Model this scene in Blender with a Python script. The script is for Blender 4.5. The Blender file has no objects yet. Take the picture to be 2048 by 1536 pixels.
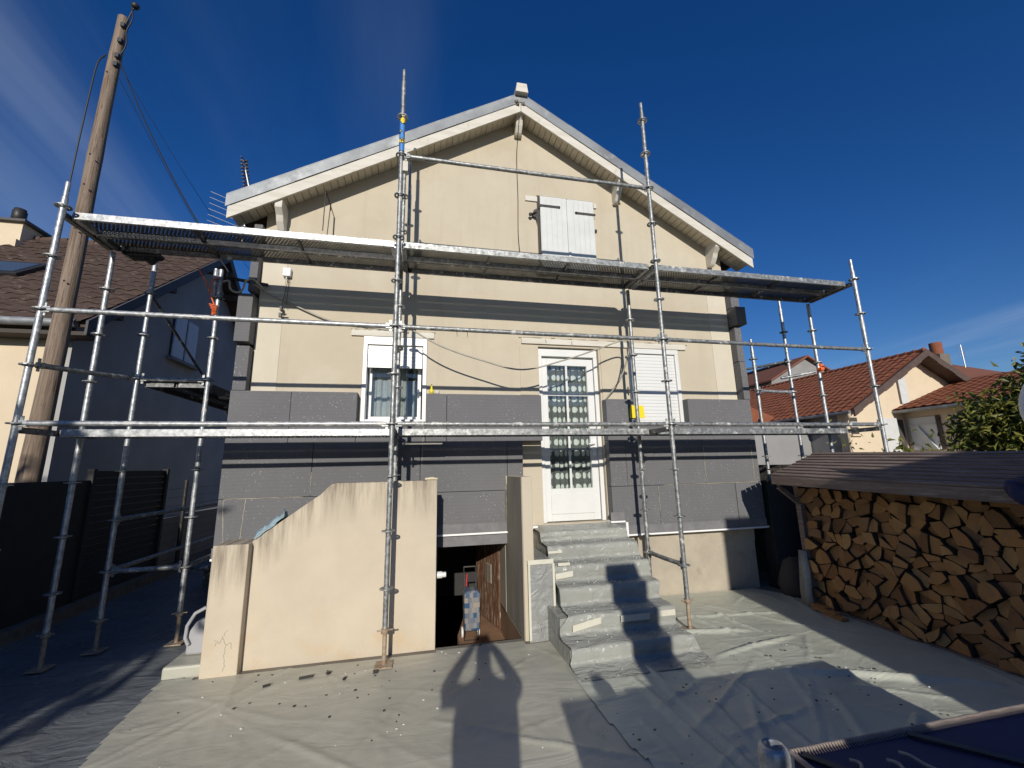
import bpy, bmesh, math, random
import numpy as np
from mathutils import Vector, Matrix
random.seed(7); RNG = np.random.default_rng(11)
scene = bpy.context.scene
COL = scene.collection

# ------------------------------------------------------------------ camera
CAM = Vector((0.2683, -4.2595, 1.7117))
TILT, YAW, ROLL = 0.1952, 0.2179, -0.0212
fw = Vector((math.sin(YAW)*math.cos(TILT), math.cos(YAW)*math.cos(TILT), math.sin(TILT)))
r0 = Vector((math.cos(YAW), -math.sin(YAW), 0)); u0 = r0.cross(fw)
rt = math.cos(ROLL)*r0 + math.sin(ROLL)*u0
up = -math.sin(ROLL)*r0 + math.cos(ROLL)*u0
cd = bpy.data.cameras.new('camera'); cam = bpy.data.objects.new('camera', cd); COL.objects.link(cam)
cd.sensor_fit = 'HORIZONTAL'; cd.sensor_width = 36.0; cd.lens = 36*838.48/2048
cd.clip_start = 0.02; cd.clip_end = 3000
cam.matrix_world = Matrix(((rt.x, up.x, -fw.x, CAM.x), (rt.y, up.y, -fw.y, CAM.y), (rt.z, up.z, -fw.z, CAM.z), (0, 0, 0, 1)))
scene.camera = cam

# ------------------------------------------------------------------ sky and sun
SUN = Vector((0.145, 1.0, -0.365)).normalized()          # the way the light travels
elev = math.asin(-SUN.z); azim = math.atan2(-SUN.x, -SUN.y)
w = bpy.data.worlds.new('World'); scene.world = w; w.use_nodes = True
nt = w.node_tree; nt.nodes.clear()
N = nt.nodes.new; L = nt.links.new
sky = N('ShaderNodeTexSky'); sky.sky_type = 'NISHITA'; sky.sun_disc = False
sky.sun_elevation = elev; sky.sun_rotation = azim
sky.air_density = 1.0; sky.dust_density = 0.15; sky.ozone_density = 4.0; sky.altitude = 200
hs = N('ShaderNodeHueSaturation'); hs.inputs['Saturation'].default_value = 1.27; hs.inputs['Value'].default_value = 1.0; hs.inputs['Hue'].default_value = 0.515
L(sky.outputs[0], hs.inputs['Color'])
# thin cirrus streaks on a high flat layer: direction projected onto a plane overhead
tc = N('ShaderNodeTexCoord'); sx = N('ShaderNodeSeparateXYZ'); L(tc.outputs['Generated'], sx.inputs[0])
def wm(op, a, b_=None):
    n = N('ShaderNodeMath'); n.operation = op
    for i, q in enumerate((a, b_)):
        if q is None: continue
        if isinstance(q, (int, float)): n.inputs[i].default_value = q
        else: L(q, n.inputs[i])
    return n.outputs[0]
zz = wm('ADD', wm('MAXIMUM', sx.outputs['Z'], 0.0), 0.12)
cu = wm('DIVIDE', sx.outputs['X'], zz); cv = wm('DIVIDE', sx.outputs['Y'], zz)
cb = N('ShaderNodeCombineXYZ'); L(cu, cb.inputs[0]); L(cv, cb.inputs[1])
def wnoise(loc, rot, scl, detail, rough, dist):
    m = N('ShaderNodeMapping'); m.inputs['Location'].default_value = loc; m.inputs['Rotation'].default_value = (0, 0, rot); m.inputs['Scale'].default_value = scl
    L(cb.outputs[0], m.inputs['Vector']); n = N('ShaderNodeTexNoise'); n.inputs['Scale'].default_value = 1; n.inputs['Detail'].default_value = detail; n.inputs['Roughness'].default_value = rough; n.inputs['Distortion'].default_value = dist
    L(m.outputs[0], n.inputs['Vector']); return n.outputs['Fac']
def wramp(f, lo, hi, a=0., b_=1.):
    r = N('ShaderNodeMapRange'); r.interpolation_type = 'SMOOTHSTEP'
    for k, q in (('From Min', lo), ('From Max', hi), ('To Min', a), ('To Max', b_)): r.inputs[k].default_value = q
    L(f, r.inputs['Value']); return r.outputs[0]
streak = wramp(wnoise((1.3, 0.4, 0), 0.12, (2.6, 0.42, 1), 6, 0.5, 0.35), 0.42, 0.72)
patch = wramp(wnoise((0.6, 1.2, 0), 0.0, (0.42, 0.30, 1), 2, 0.5, 0.0), 0.42, 0.62)
cfac = wm('MULTIPLY', wm('MULTIPLY', streak, patch), 0.24)
mixc = N('ShaderNodeMixRGB'); mixc.inputs['Color2'].default_value = (5.4, 6.4, 8.0, 1)
L(cfac, mixc.inputs['Fac']); L(hs.outputs[0], mixc.inputs['Color1'])
bg = N('ShaderNodeBackground'); bg.inputs['Strength'].default_value = 0.088
L(mixc.outputs[0], bg.inputs['Color'])
wo = N('ShaderNodeOutputWorld'); L(bg.outputs[0], wo.inputs['Surface'])
sd = bpy.data.lights.new('sun', 'SUN'); sd.energy = 4.2; sd.angle = math.radians(0.55); sd.color = (1.0, 0.945, 0.85)
so = bpy.data.objects.new('sun', sd); COL.objects.link(so); so.rotation_euler = SUN.to_track_quat('-Z', 'Y').to_euler(); so.location = (-3, -20, 12)
vs = scene.view_settings; vs.view_transform = 'Standard'; vs.look = 'None'; vs.exposure = 0.0; vs.gamma = 1.0; vs.use_curve_mapping = False
scene.cycles.max_bounces = 8; scene.cycles.transparent_max_bounces = 16

# ------------------------------------------------------------------ helpers
def tag(o, label=None, cat=None, group=None, kind=None):
    if label: o['label'] = label
    if cat: o['category'] = cat
    if group: o['group'] = group
    if kind: o['kind'] = kind
    return o
def thing(name, loc, label, cat, group=None):
    o = bpy.data.objects.new(name, None); o.empty_display_size = 0.2; COL.objects.link(o)
    o.location = loc
    tag(o, label, cat, group)
    return o
def wloc(o):
    l = Vector(o.location)
    return l
def attach(o, parent):
    if parent is None: return
    o.parent = parent
    o.matrix_parent_inverse = world_of(parent).inverted()
_W = {}
def world_of(o):
    return _W.get(o.name, None) or (Matrix.Translation(o.location) if o.type == 'EMPTY' else o.matrix_basis.copy())
class MB:
    def __init__(s): s.v = []; s.f = []; s.sm = []; s.mi = []; s.cur = 0
    def add(s, vs, fs, smooth=False):
        b = len(s.v); s.v += [tuple(v) for v in vs]
        for f in fs: s.f.append([b+i for i in f]); s.sm.append(smooth); s.mi.append(s.cur)
        return s
    def box(s, x0, x1, y0, y1, z0, z1):
        vs = [(x0,y0,z0),(x1,y0,z0),(x1,y1,z0),(x0,y1,z0),(x0,y0,z1),(x1,y0,z1),(x1,y1,z1),(x0,y1,z1)]
        return s.add(vs, [(0,3,2,1),(4,5,6,7),(0,1,5,4),(1,2,6,5),(2,3,7,6),(3,0,4,7)])
    def obox(s, c, ax, h):                       # centre, three axes, half sizes
        c = Vector(c); a = [Vector(x)*k for x, k in zip(ax, h)]
        vs = [c+sx*a[0]+sy*a[1]+sz*a[2] for sz in (-1,1) for sx, sy in ((-1,-1),(1,-1),(1,1),(-1,1))]
        return s.add(vs, [(0,3,2,1),(4,5,6,7),(0,1,5,4),(1,2,6,5),(2,3,7,6),(3,0,4,7)])
    def beam(s, p0, p1, wx, wz, upv=(0,0,1)):     # rectangular bar from p0 to p1
        p0 = Vector(p0); p1 = Vector(p1); d = (p1-p0); ln = d.length; d.normalize()
        x = d.cross(Vector(upv))
        if x.length < 1e-4: x = d.cross(Vector((1,0,0)))
        x.normalize(); z = x.cross(d)
        return s.obox((p0+p1)/2, (x, d, z), (wx/2, ln/2, wz/2))
    def tube(s, pts, r, n=12, caps=True):
        pts = [Vector(p) for p in pts]; rs = r if isinstance(r, (list, tuple)) else [r]*len(pts)
        rings = []; prev = None
        for i, p in enumerate(pts):
            d = (pts[min(i+1, len(pts)-1)] - pts[max(i-1, 0)]).normalized()
            if prev is None:
                a = d.cross(Vector((0,0,1)))
                if a.length < 1e-3: a = d.cross(Vector((0,1,0)))
                a.normalize()
            else:
                a = prev - d*prev.dot(d)
                a.normalize()
            prev = a; b = d.cross(a)
            rings.append([p + rs[i]*(math.cos(t)*a + math.sin(t)*b) for t in [2*math.pi*k/n for k in range(n)]])
        vs = [v for rg in rings for v in rg]
        fs = [(i*n+k, i*n+(k+1)%n, (i+1)*n+(k+1)%n, (i+1)*n+k) for i in range(len(pts)-1) for k in range(n)]
        s.add(vs, fs, True)
        if caps:
            s.add(rings[0], [tuple(range(n))[::-1]]); s.add(rings[-1], [tuple(range(n))])
        return s
    def prism(s, poly, axis, a, b):               # 2-D polygon swept along an axis from a to b
        def P(u, v, t): return {'x': (t,u,v), 'y': (u,t,v), 'z': (u,v,t)}[axis]
        n = len(poly); vs = [P(u,v,a) for u,v in poly] + [P(u,v,b) for u,v in poly]
        return s.add(vs, [tuple(range(n))[::-1], tuple(range(n, 2*n))] + [(i,(i+1)%n,n+(i+1)%n,n+i) for i in range(n)])
    def lathe(s, prof, c, n=16, axis=(0,0,1)):
        q = Vector((0,0,1)).rotation_difference(Vector(axis)); c = Vector(c)
        vs = []
        for r, z in prof:
            for k in range(n):
                t = 2*math.pi*k/n; vs.append(c + q @ Vector((r*math.cos(t), r*math.sin(t), z)))
        fs = [(i*n+k, i*n+(k+1)%n, (i+1)*n+(k+1)%n, (i+1)*n+k) for i in range(len(prof)-1) for k in range(n)]
        return s.add(vs, fs, True)
    def mesh(s, name, mats):
        me = bpy.data.meshes.new(name); me.from_pydata(s.v, [], s.f)
        for m in (mats if isinstance(mats, (list, tuple)) else [mats]): me.materials.append(m)
        me.polygons.foreach_set('use_smooth', s.sm); me.polygons.foreach_set('material_index', s.mi)
        bm = bmesh.new(); bm.from_mesh(me); bmesh.ops.recalc_face_normals(bm, faces=bm.faces); bm.to_mesh(me); bm.free()
        me.update(); return me
    def build(s, name, mats, parent=None, bevel=0, **kw):
        o = bpy.data.objects.new(name, s.mesh(name, mats)); COL.objects.link(o); attach(o, parent)
        if bevel:
            m = o.modifiers.new('bevel', 'BEVEL'); m.width = bevel; m.segments = 2; m.limit_method = 'ANGLE'; m.angle_limit = math.radians(50)
        tag(o, **kw); return o
def inst(name, me, M, parent=None):
    o = bpy.data.objects.new(name, me); COL.objects.link(o)
    if parent is not None:
        o.parent = parent; o.matrix_parent_inverse = world_of(parent).inverted()
    o.matrix_basis = M
    return o
def hsh(i, j, s):
    n = (i*374761393 + j*668265263 + s*1442695041) & 0x7fffffff
    n = ((n ^ (n >> 13))*1274126177) & 0x7fffffff
    return ((n ^ (n >> 16)) & 0xffff)/65535.0
def vn(x, y, s=0):
    x = np.asarray(x, float); y = np.asarray(y, float)
    i = np.floor(x).astype(np.int64); j = np.floor(y).astype(np.int64); a = x-i; b = y-j
    a = a*a*(3-2*a); b = b*b*(3-2*b)
    return (hsh(i,j,s)*(1-a)+hsh(i+1,j,s)*a)*(1-b)+(hsh(i,j+1,s)*(1-a)+hsh(i+1,j+1,s)*a)*b
def fbm(x, y, s=0, o=4):
    t = 0; k = 1; m = 0
    for q in range(o): t = t + k*vn(x*2**q, y*2**q, s+q*17); m += k; k *= .5
    return t/m

# ------------------------------------------------------------------ materials
def nodes(name):
    m = bpy.data.materials.new(name); m.use_nodes = True; t = m.node_tree; t.nodes.clear()
    out = t.nodes.new('ShaderNodeOutputMaterial'); b = t.nodes.new('ShaderNodeBsdfPrincipled'); t.links.new(b.outputs[0], out.inputs[0])
    return m, t, b, out
def noise(t, vec, scale, detail=5, rough=.6, dist=0):
    n = t.nodes.new('ShaderNodeTexNoise'); n.inputs['Scale'].default_value = scale; n.inputs['Detail'].default_value = detail
    n.inputs['Roughness'].default_value = rough; n.inputs['Distortion'].default_value = dist
    t.links.new(vec, n.inputs['Vector']); return n.outputs['Fac']
def ramp(t, fac, lo, hi, a=0.0, b=1.0):
    r = t.nodes.new('ShaderNodeMapRange'); r.inputs['From Min'].default_value = lo; r.inputs['From Max'].default_value = hi
    r.inputs['To Min'].default_value = a; r.inputs['To Max'].default_value = b
    t.links.new(fac, r.inputs['Value']); return r.outputs[0]
def mix(t, fac, a, b):
    n = t.nodes.new('ShaderNodeMixRGB')
    for k, v in (('Fac', fac), ('Color1', a), ('Color2', b)):
        if isinstance(v, (tuple, float, int)): n.inputs[k].default_value = v if not isinstance(v, tuple) else (*v[:3], 1)
        else: t.links.new(v, n.inputs[k])
    return n.outputs[0]
def coords(t, scale=(1,1,1), rot=(0,0,0), kind='Object', rnd=0):
    c = t.nodes.new('ShaderNodeTexCoord'); v = c.outputs[kind]
    if rnd:
        oi = t.nodes.new('ShaderNodeObjectInfo'); ml = t.nodes.new('ShaderNodeMath'); ml.operation = 'MULTIPLY'; ml.inputs[1].default_value = rnd
        t.links.new(oi.outputs['Random'], ml.inputs[0]); ad = t.nodes.new('ShaderNodeVectorMath'); ad.operation = 'ADD'
        t.links.new(v, ad.inputs[0]); t.links.new(ml.outputs[0], ad.inputs[1]); v = ad.outputs[0]
    m = t.nodes.new('ShaderNodeMapping'); m.inputs['Scale'].default_value = scale; m.inputs['Rotation'].default_value = rot
    t.links.new(v, m.inputs['Vector']); return m.outputs[0]
def bump(t, b, h, strength=.3, dist=.01):
    n = t.nodes.new('ShaderNodeBump'); n.inputs['Strength'].default_value = strength; n.inputs['Distance'].default_value = dist
    t.links.new(h, n.inputs['Height']); t.links.new(n.outputs[0], b.inputs['Normal'])
def M(name, c1, c2=None, scale=6., lo=.35, hi=.65, rough=.7, metal=0., stretch=(1,1,1), bs=60., bst=.25, bd=.004, c3=None, s3=1.2, lo3=.5, hi3=.75, spec=.5, rnd=0, rvar=0, detail=6):
    m, t, b, out = nodes(name)
    v = coords(t, stretch, rnd=rnd)
    col = c1
    if c2 is not None: col = mix(t, ramp(t, noise(t, v, scale, detail), lo, hi), c1, c2)
    if c3 is not None: col = mix(t, ramp(t, noise(t, coords(t), s3, 5, .6, .3), lo3, hi3), col, c3)
    if isinstance(col, tuple): b.inputs['Base Color'].default_value = (*col, 1)
    else: t.links.new(col, b.inputs['Base Color'])
    b.inputs['Roughness'].default_value = rough; b.inputs['Metallic'].default_value = metal; b.inputs['Specular IOR Level'].default_value = spec
    if rvar: t.links.new(ramp(t, noise(t, v, scale*1.7, 5), .3, .7, max(.05, rough-rvar), min(1, rough+rvar)), b.inputs['Roughness'])
    if bst: bump(t, b, noise(t, v, bs, 4), bst, bd)
    return m

cream = M('cream_render', (.53,.47,.365), (.50,.44,.338), 3., .3, .7, .9, bs=140, bst=.45, bd=.003, c3=(.47,.405,.30), s3=1.1, lo3=.48, hi3=.78, spec=.2)
def stained(name, c, dark, ztop, zlow):
    m, t, b, out = nodes(name)
    v = coords(t); base = mix(t, ramp(t, noise(t, v, 2.5, 6), .35, .7), c, tuple(k*.9 for k in c))
    sp = t.nodes.new('ShaderNodeSeparateXYZ'); t.links.new(v, sp.inputs[0])
    # run-off stains hang from the coping: streaky noise gated by height below the coping line z = min(ztop, line along x)
    st = noise(t, coords(t, (9,1,.8)), 1.6, 6, .65)
    ln = t.nodes.new('ShaderNodeMath'); ln.operation = 'MULTIPLY_ADD'; t.links.new(sp.outputs['X'], ln.inputs[0]); ln.inputs[1].default_value = .78; ln.inputs[2].default_value = 2.05
    mn = t.nodes.new('ShaderNodeMath'); mn.operation = 'MINIMUM'; t.links.new(ln.outputs[0], mn.inputs[0]); mn.inputs[1].default_value = ztop
    df = t.nodes.new('ShaderNodeMath'); df.operation = 'SUBTRACT'; t.links.new(mn.outputs[0], df.inputs[0]); t.links.new(sp.outputs['Z'], df.inputs[1])
    g = ramp(t, df.outputs[0], .42, -.02)
    k = t.nodes.new('ShaderNodeMath'); k.operation = 'MULTIPLY'; t.links.new(g, k.inputs[0]); t.links.new(ramp(t, st, .40, .68), k.inputs[1])
    col = mix(t, k.outputs[0], base, dark)
    g2 = ramp(t, sp.outputs['Z'], .55, .0); k2 = t.nodes.new('ShaderNodeMath'); k2.operation = 'MULTIPLY'
    t.links.new(g2, k2.inputs[0]); t.links.new(ramp(t, noise(t, v, 3.2, 6, .65), .50, .78), k2.inputs[1])
    col = mix(t, k2.outputs[0], col, zlow)
    t.links.new(col, b.inputs['Base Color']); b.inputs['Roughness'].default_value = .92; b.inputs['Specular IOR Level'].default_value = .2
    bump(t, b, noise(t, v, 120, 4), .4, .003); return m
apron_m = stained('stained_cream_render', (.55,.475,.365), (.15,.12,.09), 1.60, (.52,.375,.22))
def facade_extra():
    t = cream.node_tree; b = next(n for n in t.nodes if n.type == 'BSDF_PRINCIPLED'); src = b.inputs['Base Color'].links[0].from_socket
    st = ramp(t, noise(t, coords(t, (5,1,.35)), 2.2, 6, .65, .2), .52, .74, 0, .22); c = mix(t, st, src, (.38,.33,.255))
    sp_ = ramp(t, noise(t, coords(t), 13, 5, .7), .66, .72, 0, .35); c = mix(t, sp_, c, (.30,.25,.18))
    pt = ramp(t, noise(t, coords(t), 1.7, 3, .5), .58, .62, 0, .16); c = mix(t, pt, c, (.58,.53,.43))
    t.links.new(c, b.inputs['Base Color'])
facade_extra()
pale_band = M('pale_band_render', (.60,.545,.44), (.565,.51,.41), 4, rough=.9, bs=130, bst=.3, spec=.2)
side_m = M('streaky_shade_tone', (.36,.325,.26), (.27,.24,.19), 2.2, .35, .65, .95, stretch=(3,3,.5), bs=60, bst=.5, bd=.006, spec=.2)  # wall side's dimness under grazing sun put into a darker streaky grey
concrete = M('old_concrete', (.43,.38,.30), (.36,.315,.25), 3.5, .35, .65, .95, bs=50, bst=.5, bd=.006, c3=(.26,.22,.17), s3=2.3, lo3=.56, hi3=.72, spec=.2)
def eps_mat():
    m, t, b, out = nodes('graphite_polystyrene')
    v = coords(t, rnd=3.0)
    c = mix(t, ramp(t, noise(t, v, 2.0, 5), .35, .7), (.115,.114,.119), (.145,.143,.148))
    fine = noise(t, v, 170, 3); c = mix(t, ramp(t, fine, .3, .75), c, (.165,.163,.168))
    vo = t.nodes.new('ShaderNodeTexVoronoi'); vo.inputs['Scale'].default_value = 26; vo.inputs['Randomness'].default_value = 1
    t.links.new(coords(t, (1,1,1.5), rnd=3.0), vo.inputs['Vector'])
    pat = ramp(t, noise(t, v, 2.4, 3), .38, .60)
    sp = ramp(t, vo.outputs['Distance'], .15, .09); k = t.nodes.new('ShaderNodeMath'); k.operation = 'MULTIPLY'
    t.links.new(sp, k.inputs[0]); t.links.new(pat, k.inputs[1])
    c = mix(t, k.outputs[0], c, (.62,.62,.60))
    ln = t.nodes.new('ShaderNodeTexWave'); ln.bands_direction = 'Z'; ln.inputs['Scale'].default_value = 8; ln.inputs['Distortion'].default_value = .6; ln.inputs['Detail'].default_value = 3; ln.inputs['Detail Scale'].default_value = 4
    t.links.new(v, ln.inputs['Vector'])
    c = mix(t, ramp(t, ln.outputs['Fac'], .0, 1., 0., .10), c, (.07,.07,.075))
    t.links.new(c, b.inputs['Base Color']); b.inputs['Roughness'].default_value = .85; b.inputs['Specular IOR Level'].default_value = .25
    bump(t, b, fine, .35, .003); return m
eps = eps_mat()
eps_light = M('reinforcing_mesh_grey', (.20,.198,.20), (.155,.153,.16), 9, .35, .65, .85, bs=300, bst=.3, bd=.002, spec=.2)
white_pvc = M('white_upvc', (.71,.71,.69), (.66,.66,.64), 3, rough=.35, bst=0)
white_paint = M('weathered_white_paint', (.62,.585,.515), (.52,.48,.40), 4, .4, .72, .7, stretch=(.7,1,4), bs=30, bst=.3, c3=(.40,.35,.27), s3=5, lo3=.62, hi3=.80)
white_strip = M('white_profile', (.80,.80,.78), rough=.5, bst=0)
soffit_m = M('painted_soffit_plank', (.66,.60,.48), (.56,.50,.38), 8, .35, .65, .75, bs=30, bst=.2, rnd=5)
zinc = M('zinc_flashing', (.27,.285,.295), (.18,.19,.20), 1.6, .35, .65, .58, metal=.45, stretch=(1,1,1), bs=7, bst=.25, bd=.01, c3=(.40,.41,.41), s3=2.6, lo3=.55, hi3=.7, rvar=.08)
def galv_mat(name, a, bcol, rough=.38):
    m, t, b, out = nodes(name)
    v = coords(t, (1,1,1), rnd=7)
    c = mix(t, ramp(t, noise(t, v, 22, 5, .7), .35, .65), a, bcol)
    c = mix(t, ramp(t, noise(t, v, 9, 6, .7), .56, .64), c, (.56,.55,.51))     # cement splashes
    t.links.new(c, b.inputs['Base Color'])
    met = ramp(t, noise(t, v, 9, 6, .7), .56, .64, .65, .0); t.links.new(met, b.inputs['Metallic'])
    t.links.new(ramp(t, noise(t, v, 35, 4), .3, .7, rough-.1, rough+.18), b.inputs['Roughness'])
    bump(t, b, noise(t, v, 60, 4, .7), .35, .003); return m
galv = galv_mat('galvanised_steel', (.42,.43,.42), (.15,.155,.155), .48)
galv_b = galv_mat('galvanised_steel_bright', (.55,.56,.56), (.27,.28,.29), .44)
galv_d = galv_mat('galvanised_steel_dark', (.20,.20,.20), (.09,.09,.09), .5)
rust = M('rusty_jack', (.30,.20,.12), (.42,.36,.28), 25, rough=.8, metal=.3, bs=80)
dark_metal = M('dark_metal', (.035,.035,.037), (.06,.055,.05), 20, rough=.5, metal=.5)
black_rubber = M('black_cable_jacket', (.02,.02,.022), rough=.5, bst=0)
grey_cable = M('grey_cable_jacket', (.42,.39,.33), (.3,.28,.24), 20, rough=.7, bst=0)
def perf_mat():
    m, t, b, out = nodes('perforated_deck_steel')
    v = coords(t)
    sp = t.nodes.new('ShaderNodeSeparateXYZ'); t.links.new(v, sp.inputs[0])
    def mt(op, a, bb=None, c=None):
        n = t.nodes.new('ShaderNodeMath'); n.operation = op
        for i, q in enumerate((a, bb, c)):
            if q is None: continue
            if isinstance(q, (int, float)): n.inputs[i].default_value = q
            else: t.links.new(q, n.inputs[i])
        return n.outputs[0]
    P = .036
    u = mt('DIVIDE', sp.outputs['X'], P); w_ = mt('DIVIDE', sp.outputs['Y'], P*.8)
    sh = mt('MULTIPLY', mt('MODULO', mt('FLOOR', mt('ADD', w_, 500)), 2), .5)
    fu = mt('SUBTRACT', mt('FRACT', mt('ADD', mt('ADD', u, 500), sh)), .5); fv = mt('MULTIPLY', mt('SUBTRACT', mt('FRACT', w_), .5), .8)
    d = mt('SQRT', mt('ADD', mt('MULTIPLY', fu, fu), mt('MULTIPLY', fv, fv)))
    hole = mt('LESS_THAN', d, .25)
    c = mix(t, ramp(t, noise(t, v, 9, 6), .35, .65), (.20,.19,.165), (.10,.097,.088))
    t.links.new(c, b.inputs['Base Color']); b.inputs['Roughness'].default_value = .55; b.inputs['Metallic'].default_value = .6
    tr = t.nodes.new('ShaderNodeBsdfTransparent'); mx = t.nodes.new('ShaderNodeMixShader')
    t.links.new(hole, mx.inputs[0]); t.links.new(b.outputs[0], mx.inputs[1]); t.links.new(tr.outputs[0], mx.inputs[2]); t.links.new(mx.outputs[0], out.inputs[0])
    return m
perf = perf_mat()
def film_mat(name, c1, c2, rough, dirt, bs, bst):
    m, t, b, out = nodes(name)
    v = coords(t)
    c = mix(t, ramp(t, noise(t, v, 1.1, 6, .6, .4), .35, .68), c1, c2)
    c = mix(t, ramp(t, noise(t, v, 2.2, 8, .68), .56, .78, 0, dirt), c, (.20,.175,.14))
    c = mix(t, ramp(t, noise(t, v, 55, 3), .70, .76, 0, .5), c, (.55,.55,.52))
    t.links.new(c, b.inputs['Base Color'])
    t.links.new(ramp(t, noise(t, v, 3.1, 5), .3, .7, rough-.08, rough+.16), b.inputs['Roughness'])
    b.inputs['Specular IOR Level'].default_value = .38
    wv = noise(t, coords(t, (1,2.3,1), (0,0,.5)), bs, 6, .55, 1.6)
    bump(t, b, wv, bst, .05); return m
film = film_mat('plastic_ground_sheet', (.49,.47,.385), (.40,.395,.325), .42, .5, 1.6, .22)
film_l = film_mat('ground_sheet_shade_tone', (.20,.215,.22), (.13,.14,.15), .30, .3, 2.2, .45)  # deep shade along the fence put into a darker sheet colour
film_r = film_mat('plastic_ground_sheet_pale', (.52,.535,.445), (.43,.445,.375), .36, .28, 1.9, .28)
film_step = film_mat('plastic_stair_film', (.37,.375,.335), (.28,.285,.26), .22, .30, 4.0, .7)
film_wall = film_mat('plastic_cheek_film', (.33,.34,.32), (.25,.255,.245), .25, .15, 5.0, .9)
tape = M('masking_tape', (.60,.58,.48), (.54,.52,.43), 9, rough=.75, bs=40, bst=.2)
def wood_mat(name, a, b2, stretch, scale=3, rough=.85, bst=.5, rnd=9, c3=None):
    m, t, b, out = nodes(name)
    v = coords(t, stretch, rnd=rnd)
    c = mix(t, ramp(t, noise(t, v, scale, 8, .65, .6), .32, .68), a, b2)
    if c3: c = mix(t, ramp(t, noise(t, coords(t, stretch, rnd=rnd+2), scale*2.2, 6, .7), .55, .62), c, c3)
    t.links.new(c, b.inputs['Base Color']); b.inputs['Roughness'].default_value = rough; b.inputs['Specular IOR Level'].default_value = .25
    bump(t, b, noise(t, v, scale*3, 6, .7, .5), bst, .01); return m
pole_wood = wood_mat('utility_pole_wood', (.30,.235,.18), (.155,.11,.078), (13,13,.45), 2.2, bst=.8, c3=(.09,.06,.045))
shed_wood = wood_mat('weathered_brown_board', (.25,.19,.16), (.145,.105,.088), (9,.6,9), 2.5, c3=(.30,.25,.22))
door_wood = wood_mat('flaking_brown_door_paint', (.175,.085,.042), (.10,.045,.024), (16,16,1.1), 2.0, c3=(.48,.43,.37))
bark = M('log_bark', (.045,.028,.018), (.085,.058,.038), 25, rough=.95, bs=40, bst=.8, bd=.01)
def logend_mat():
    m, t, b, out = nodes('split_log_end')
    v = coords(t, rnd=13)
    oi = t.nodes.new('ShaderNodeObjectInfo')
    r = t.nodes.new('ShaderNodeValToRGB'); e = r.color_ramp.elements; e[0].color = (.49,.25,.095,1); e[1].color = (.35,.165,.065,1); e[1].position = 1
    for p_, c_ in ((.22,(.58,.335,.135)),(.40,(.43,.205,.078)),(.58,(.31,.18,.095)),(.74,(.53,.275,.10)),(.88,(.24,.125,.06))): n_ = e.new(p_); n_.color = (*c_, 1)
    t.links.new(oi.outputs['Random'], r.inputs[0]); c = r.outputs[0]
    wv = t.nodes.new('ShaderNodeTexWave'); wv.wave_type = 'RINGS'; wv.rings_direction = 'X'; wv.inputs['Scale'].default_value = 30; wv.inputs['Distortion'].default_value = 3.5; wv.inputs['Detail'].default_value = 3
    t.links.new(v, wv.inputs['Vector'])
    c = mix(t, ramp(t, wv.outputs['Fac'], 0, 1, 0, .38), c, (.17,.085,.038))
    ck_ = noise(t, coords(t, (1,5,1.2), (.6,0,0), rnd=13), 16, 5, .7)
    c = mix(t, ramp(t, ck_, .60, .66, 0, .7), c, (.07,.04,.022))
    c = mix(t, ramp(t, noise(t, v, 8, 6, .7), .50, .74, 0, .55), c, (.17,.115,.075))
    t.links.new(c, b.inputs['Base Color']); b.inputs['Roughness'].default_value = .9; b.inputs['Specular IOR Level'].default_value = .15
    bump(t, b, noise(t, v, 60, 5, .7), .6, .006); return m
logend = logend_mat()
def tile_mat(name, a, b2, c3):
    m, t, b, out = nodes(name)
    oi = t.nodes.new('ShaderNodeObjectInfo'); v = coords(t, rnd=11)
    c = mix(t, ramp(t, noise(t, v, 3.5, 6, .7), .3, .7), a, b2)
    gi = t.nodes.new('ShaderNodeNewGeometry'); c = mix(t, ramp(t, gi.outputs['Random Per Island'], .0, 1., 0., .45), c, tuple(k*.55 for k in a))
    c = mix(t, ramp(t, noise(t, v, 9, 5, .7), .56, .72), c, c3)
    t.links.new(c, b.inputs['Base Color']); b.inputs['Roughness'].default_value = .85; b.inputs['Specular IOR Level'].default_value = .3
    bump(t, b, noise(t, v, 70, 4), .4, .005); return m
tile_brown = tile_mat('brown_roof_tile', (.115,.075,.058), (.070,.047,.038), (.20,.155,.115))
tile_orange = tile_mat('orange_roof_tile', (.30,.105,.050), (.20,.066,.036), (.14,.07,.05))
tile_red = tile_mat('red_brown_roof_tile', (.26,.105,.062), (.20,.08,.05), (.16,.08,.055))
nb_cream = M('pale_neighbour_render', (.66,.55,.40), (.62,.51,.37), 2, rough=.9, bs=40, bst=.2, spec=.2)
nb_grey = M('grey_neighbour_render', (.28,.275,.27), (.24,.235,.23), 1.2, rough=.92, bs=60, bst=.3, spec=.2)
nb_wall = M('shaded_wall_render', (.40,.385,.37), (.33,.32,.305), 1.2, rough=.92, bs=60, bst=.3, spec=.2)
nb_verge = M('dark_slate_verge', (.06,.06,.065), (.085,.08,.08), 8, rough=.7)
verge_tile = M('dark_brown_verge_tile', (.10,.065,.052), (.07,.045,.038), 6, rough=.8)
shutter_blue = M('pale_blue_shutter_paint', (.62,.65,.70), (.54,.57,.62), 6, rough=.6, bst=0)
shutter_white = M('white_shutter_paint', (.60,.61,.595), (.55,.56,.545), 5, rough=.5, bs=20, bst=.1)
black_panel = M('black_fence_and_shade', (.018,.017,.018), (.026,.024,.023), 6, rough=.7, bs=20)
stone = M('stone_wall', (.20,.18,.15), (.13,.115,.095), 12, rough=.95, bs=25, bst=.8, bd=.015, spec=.2)
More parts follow.
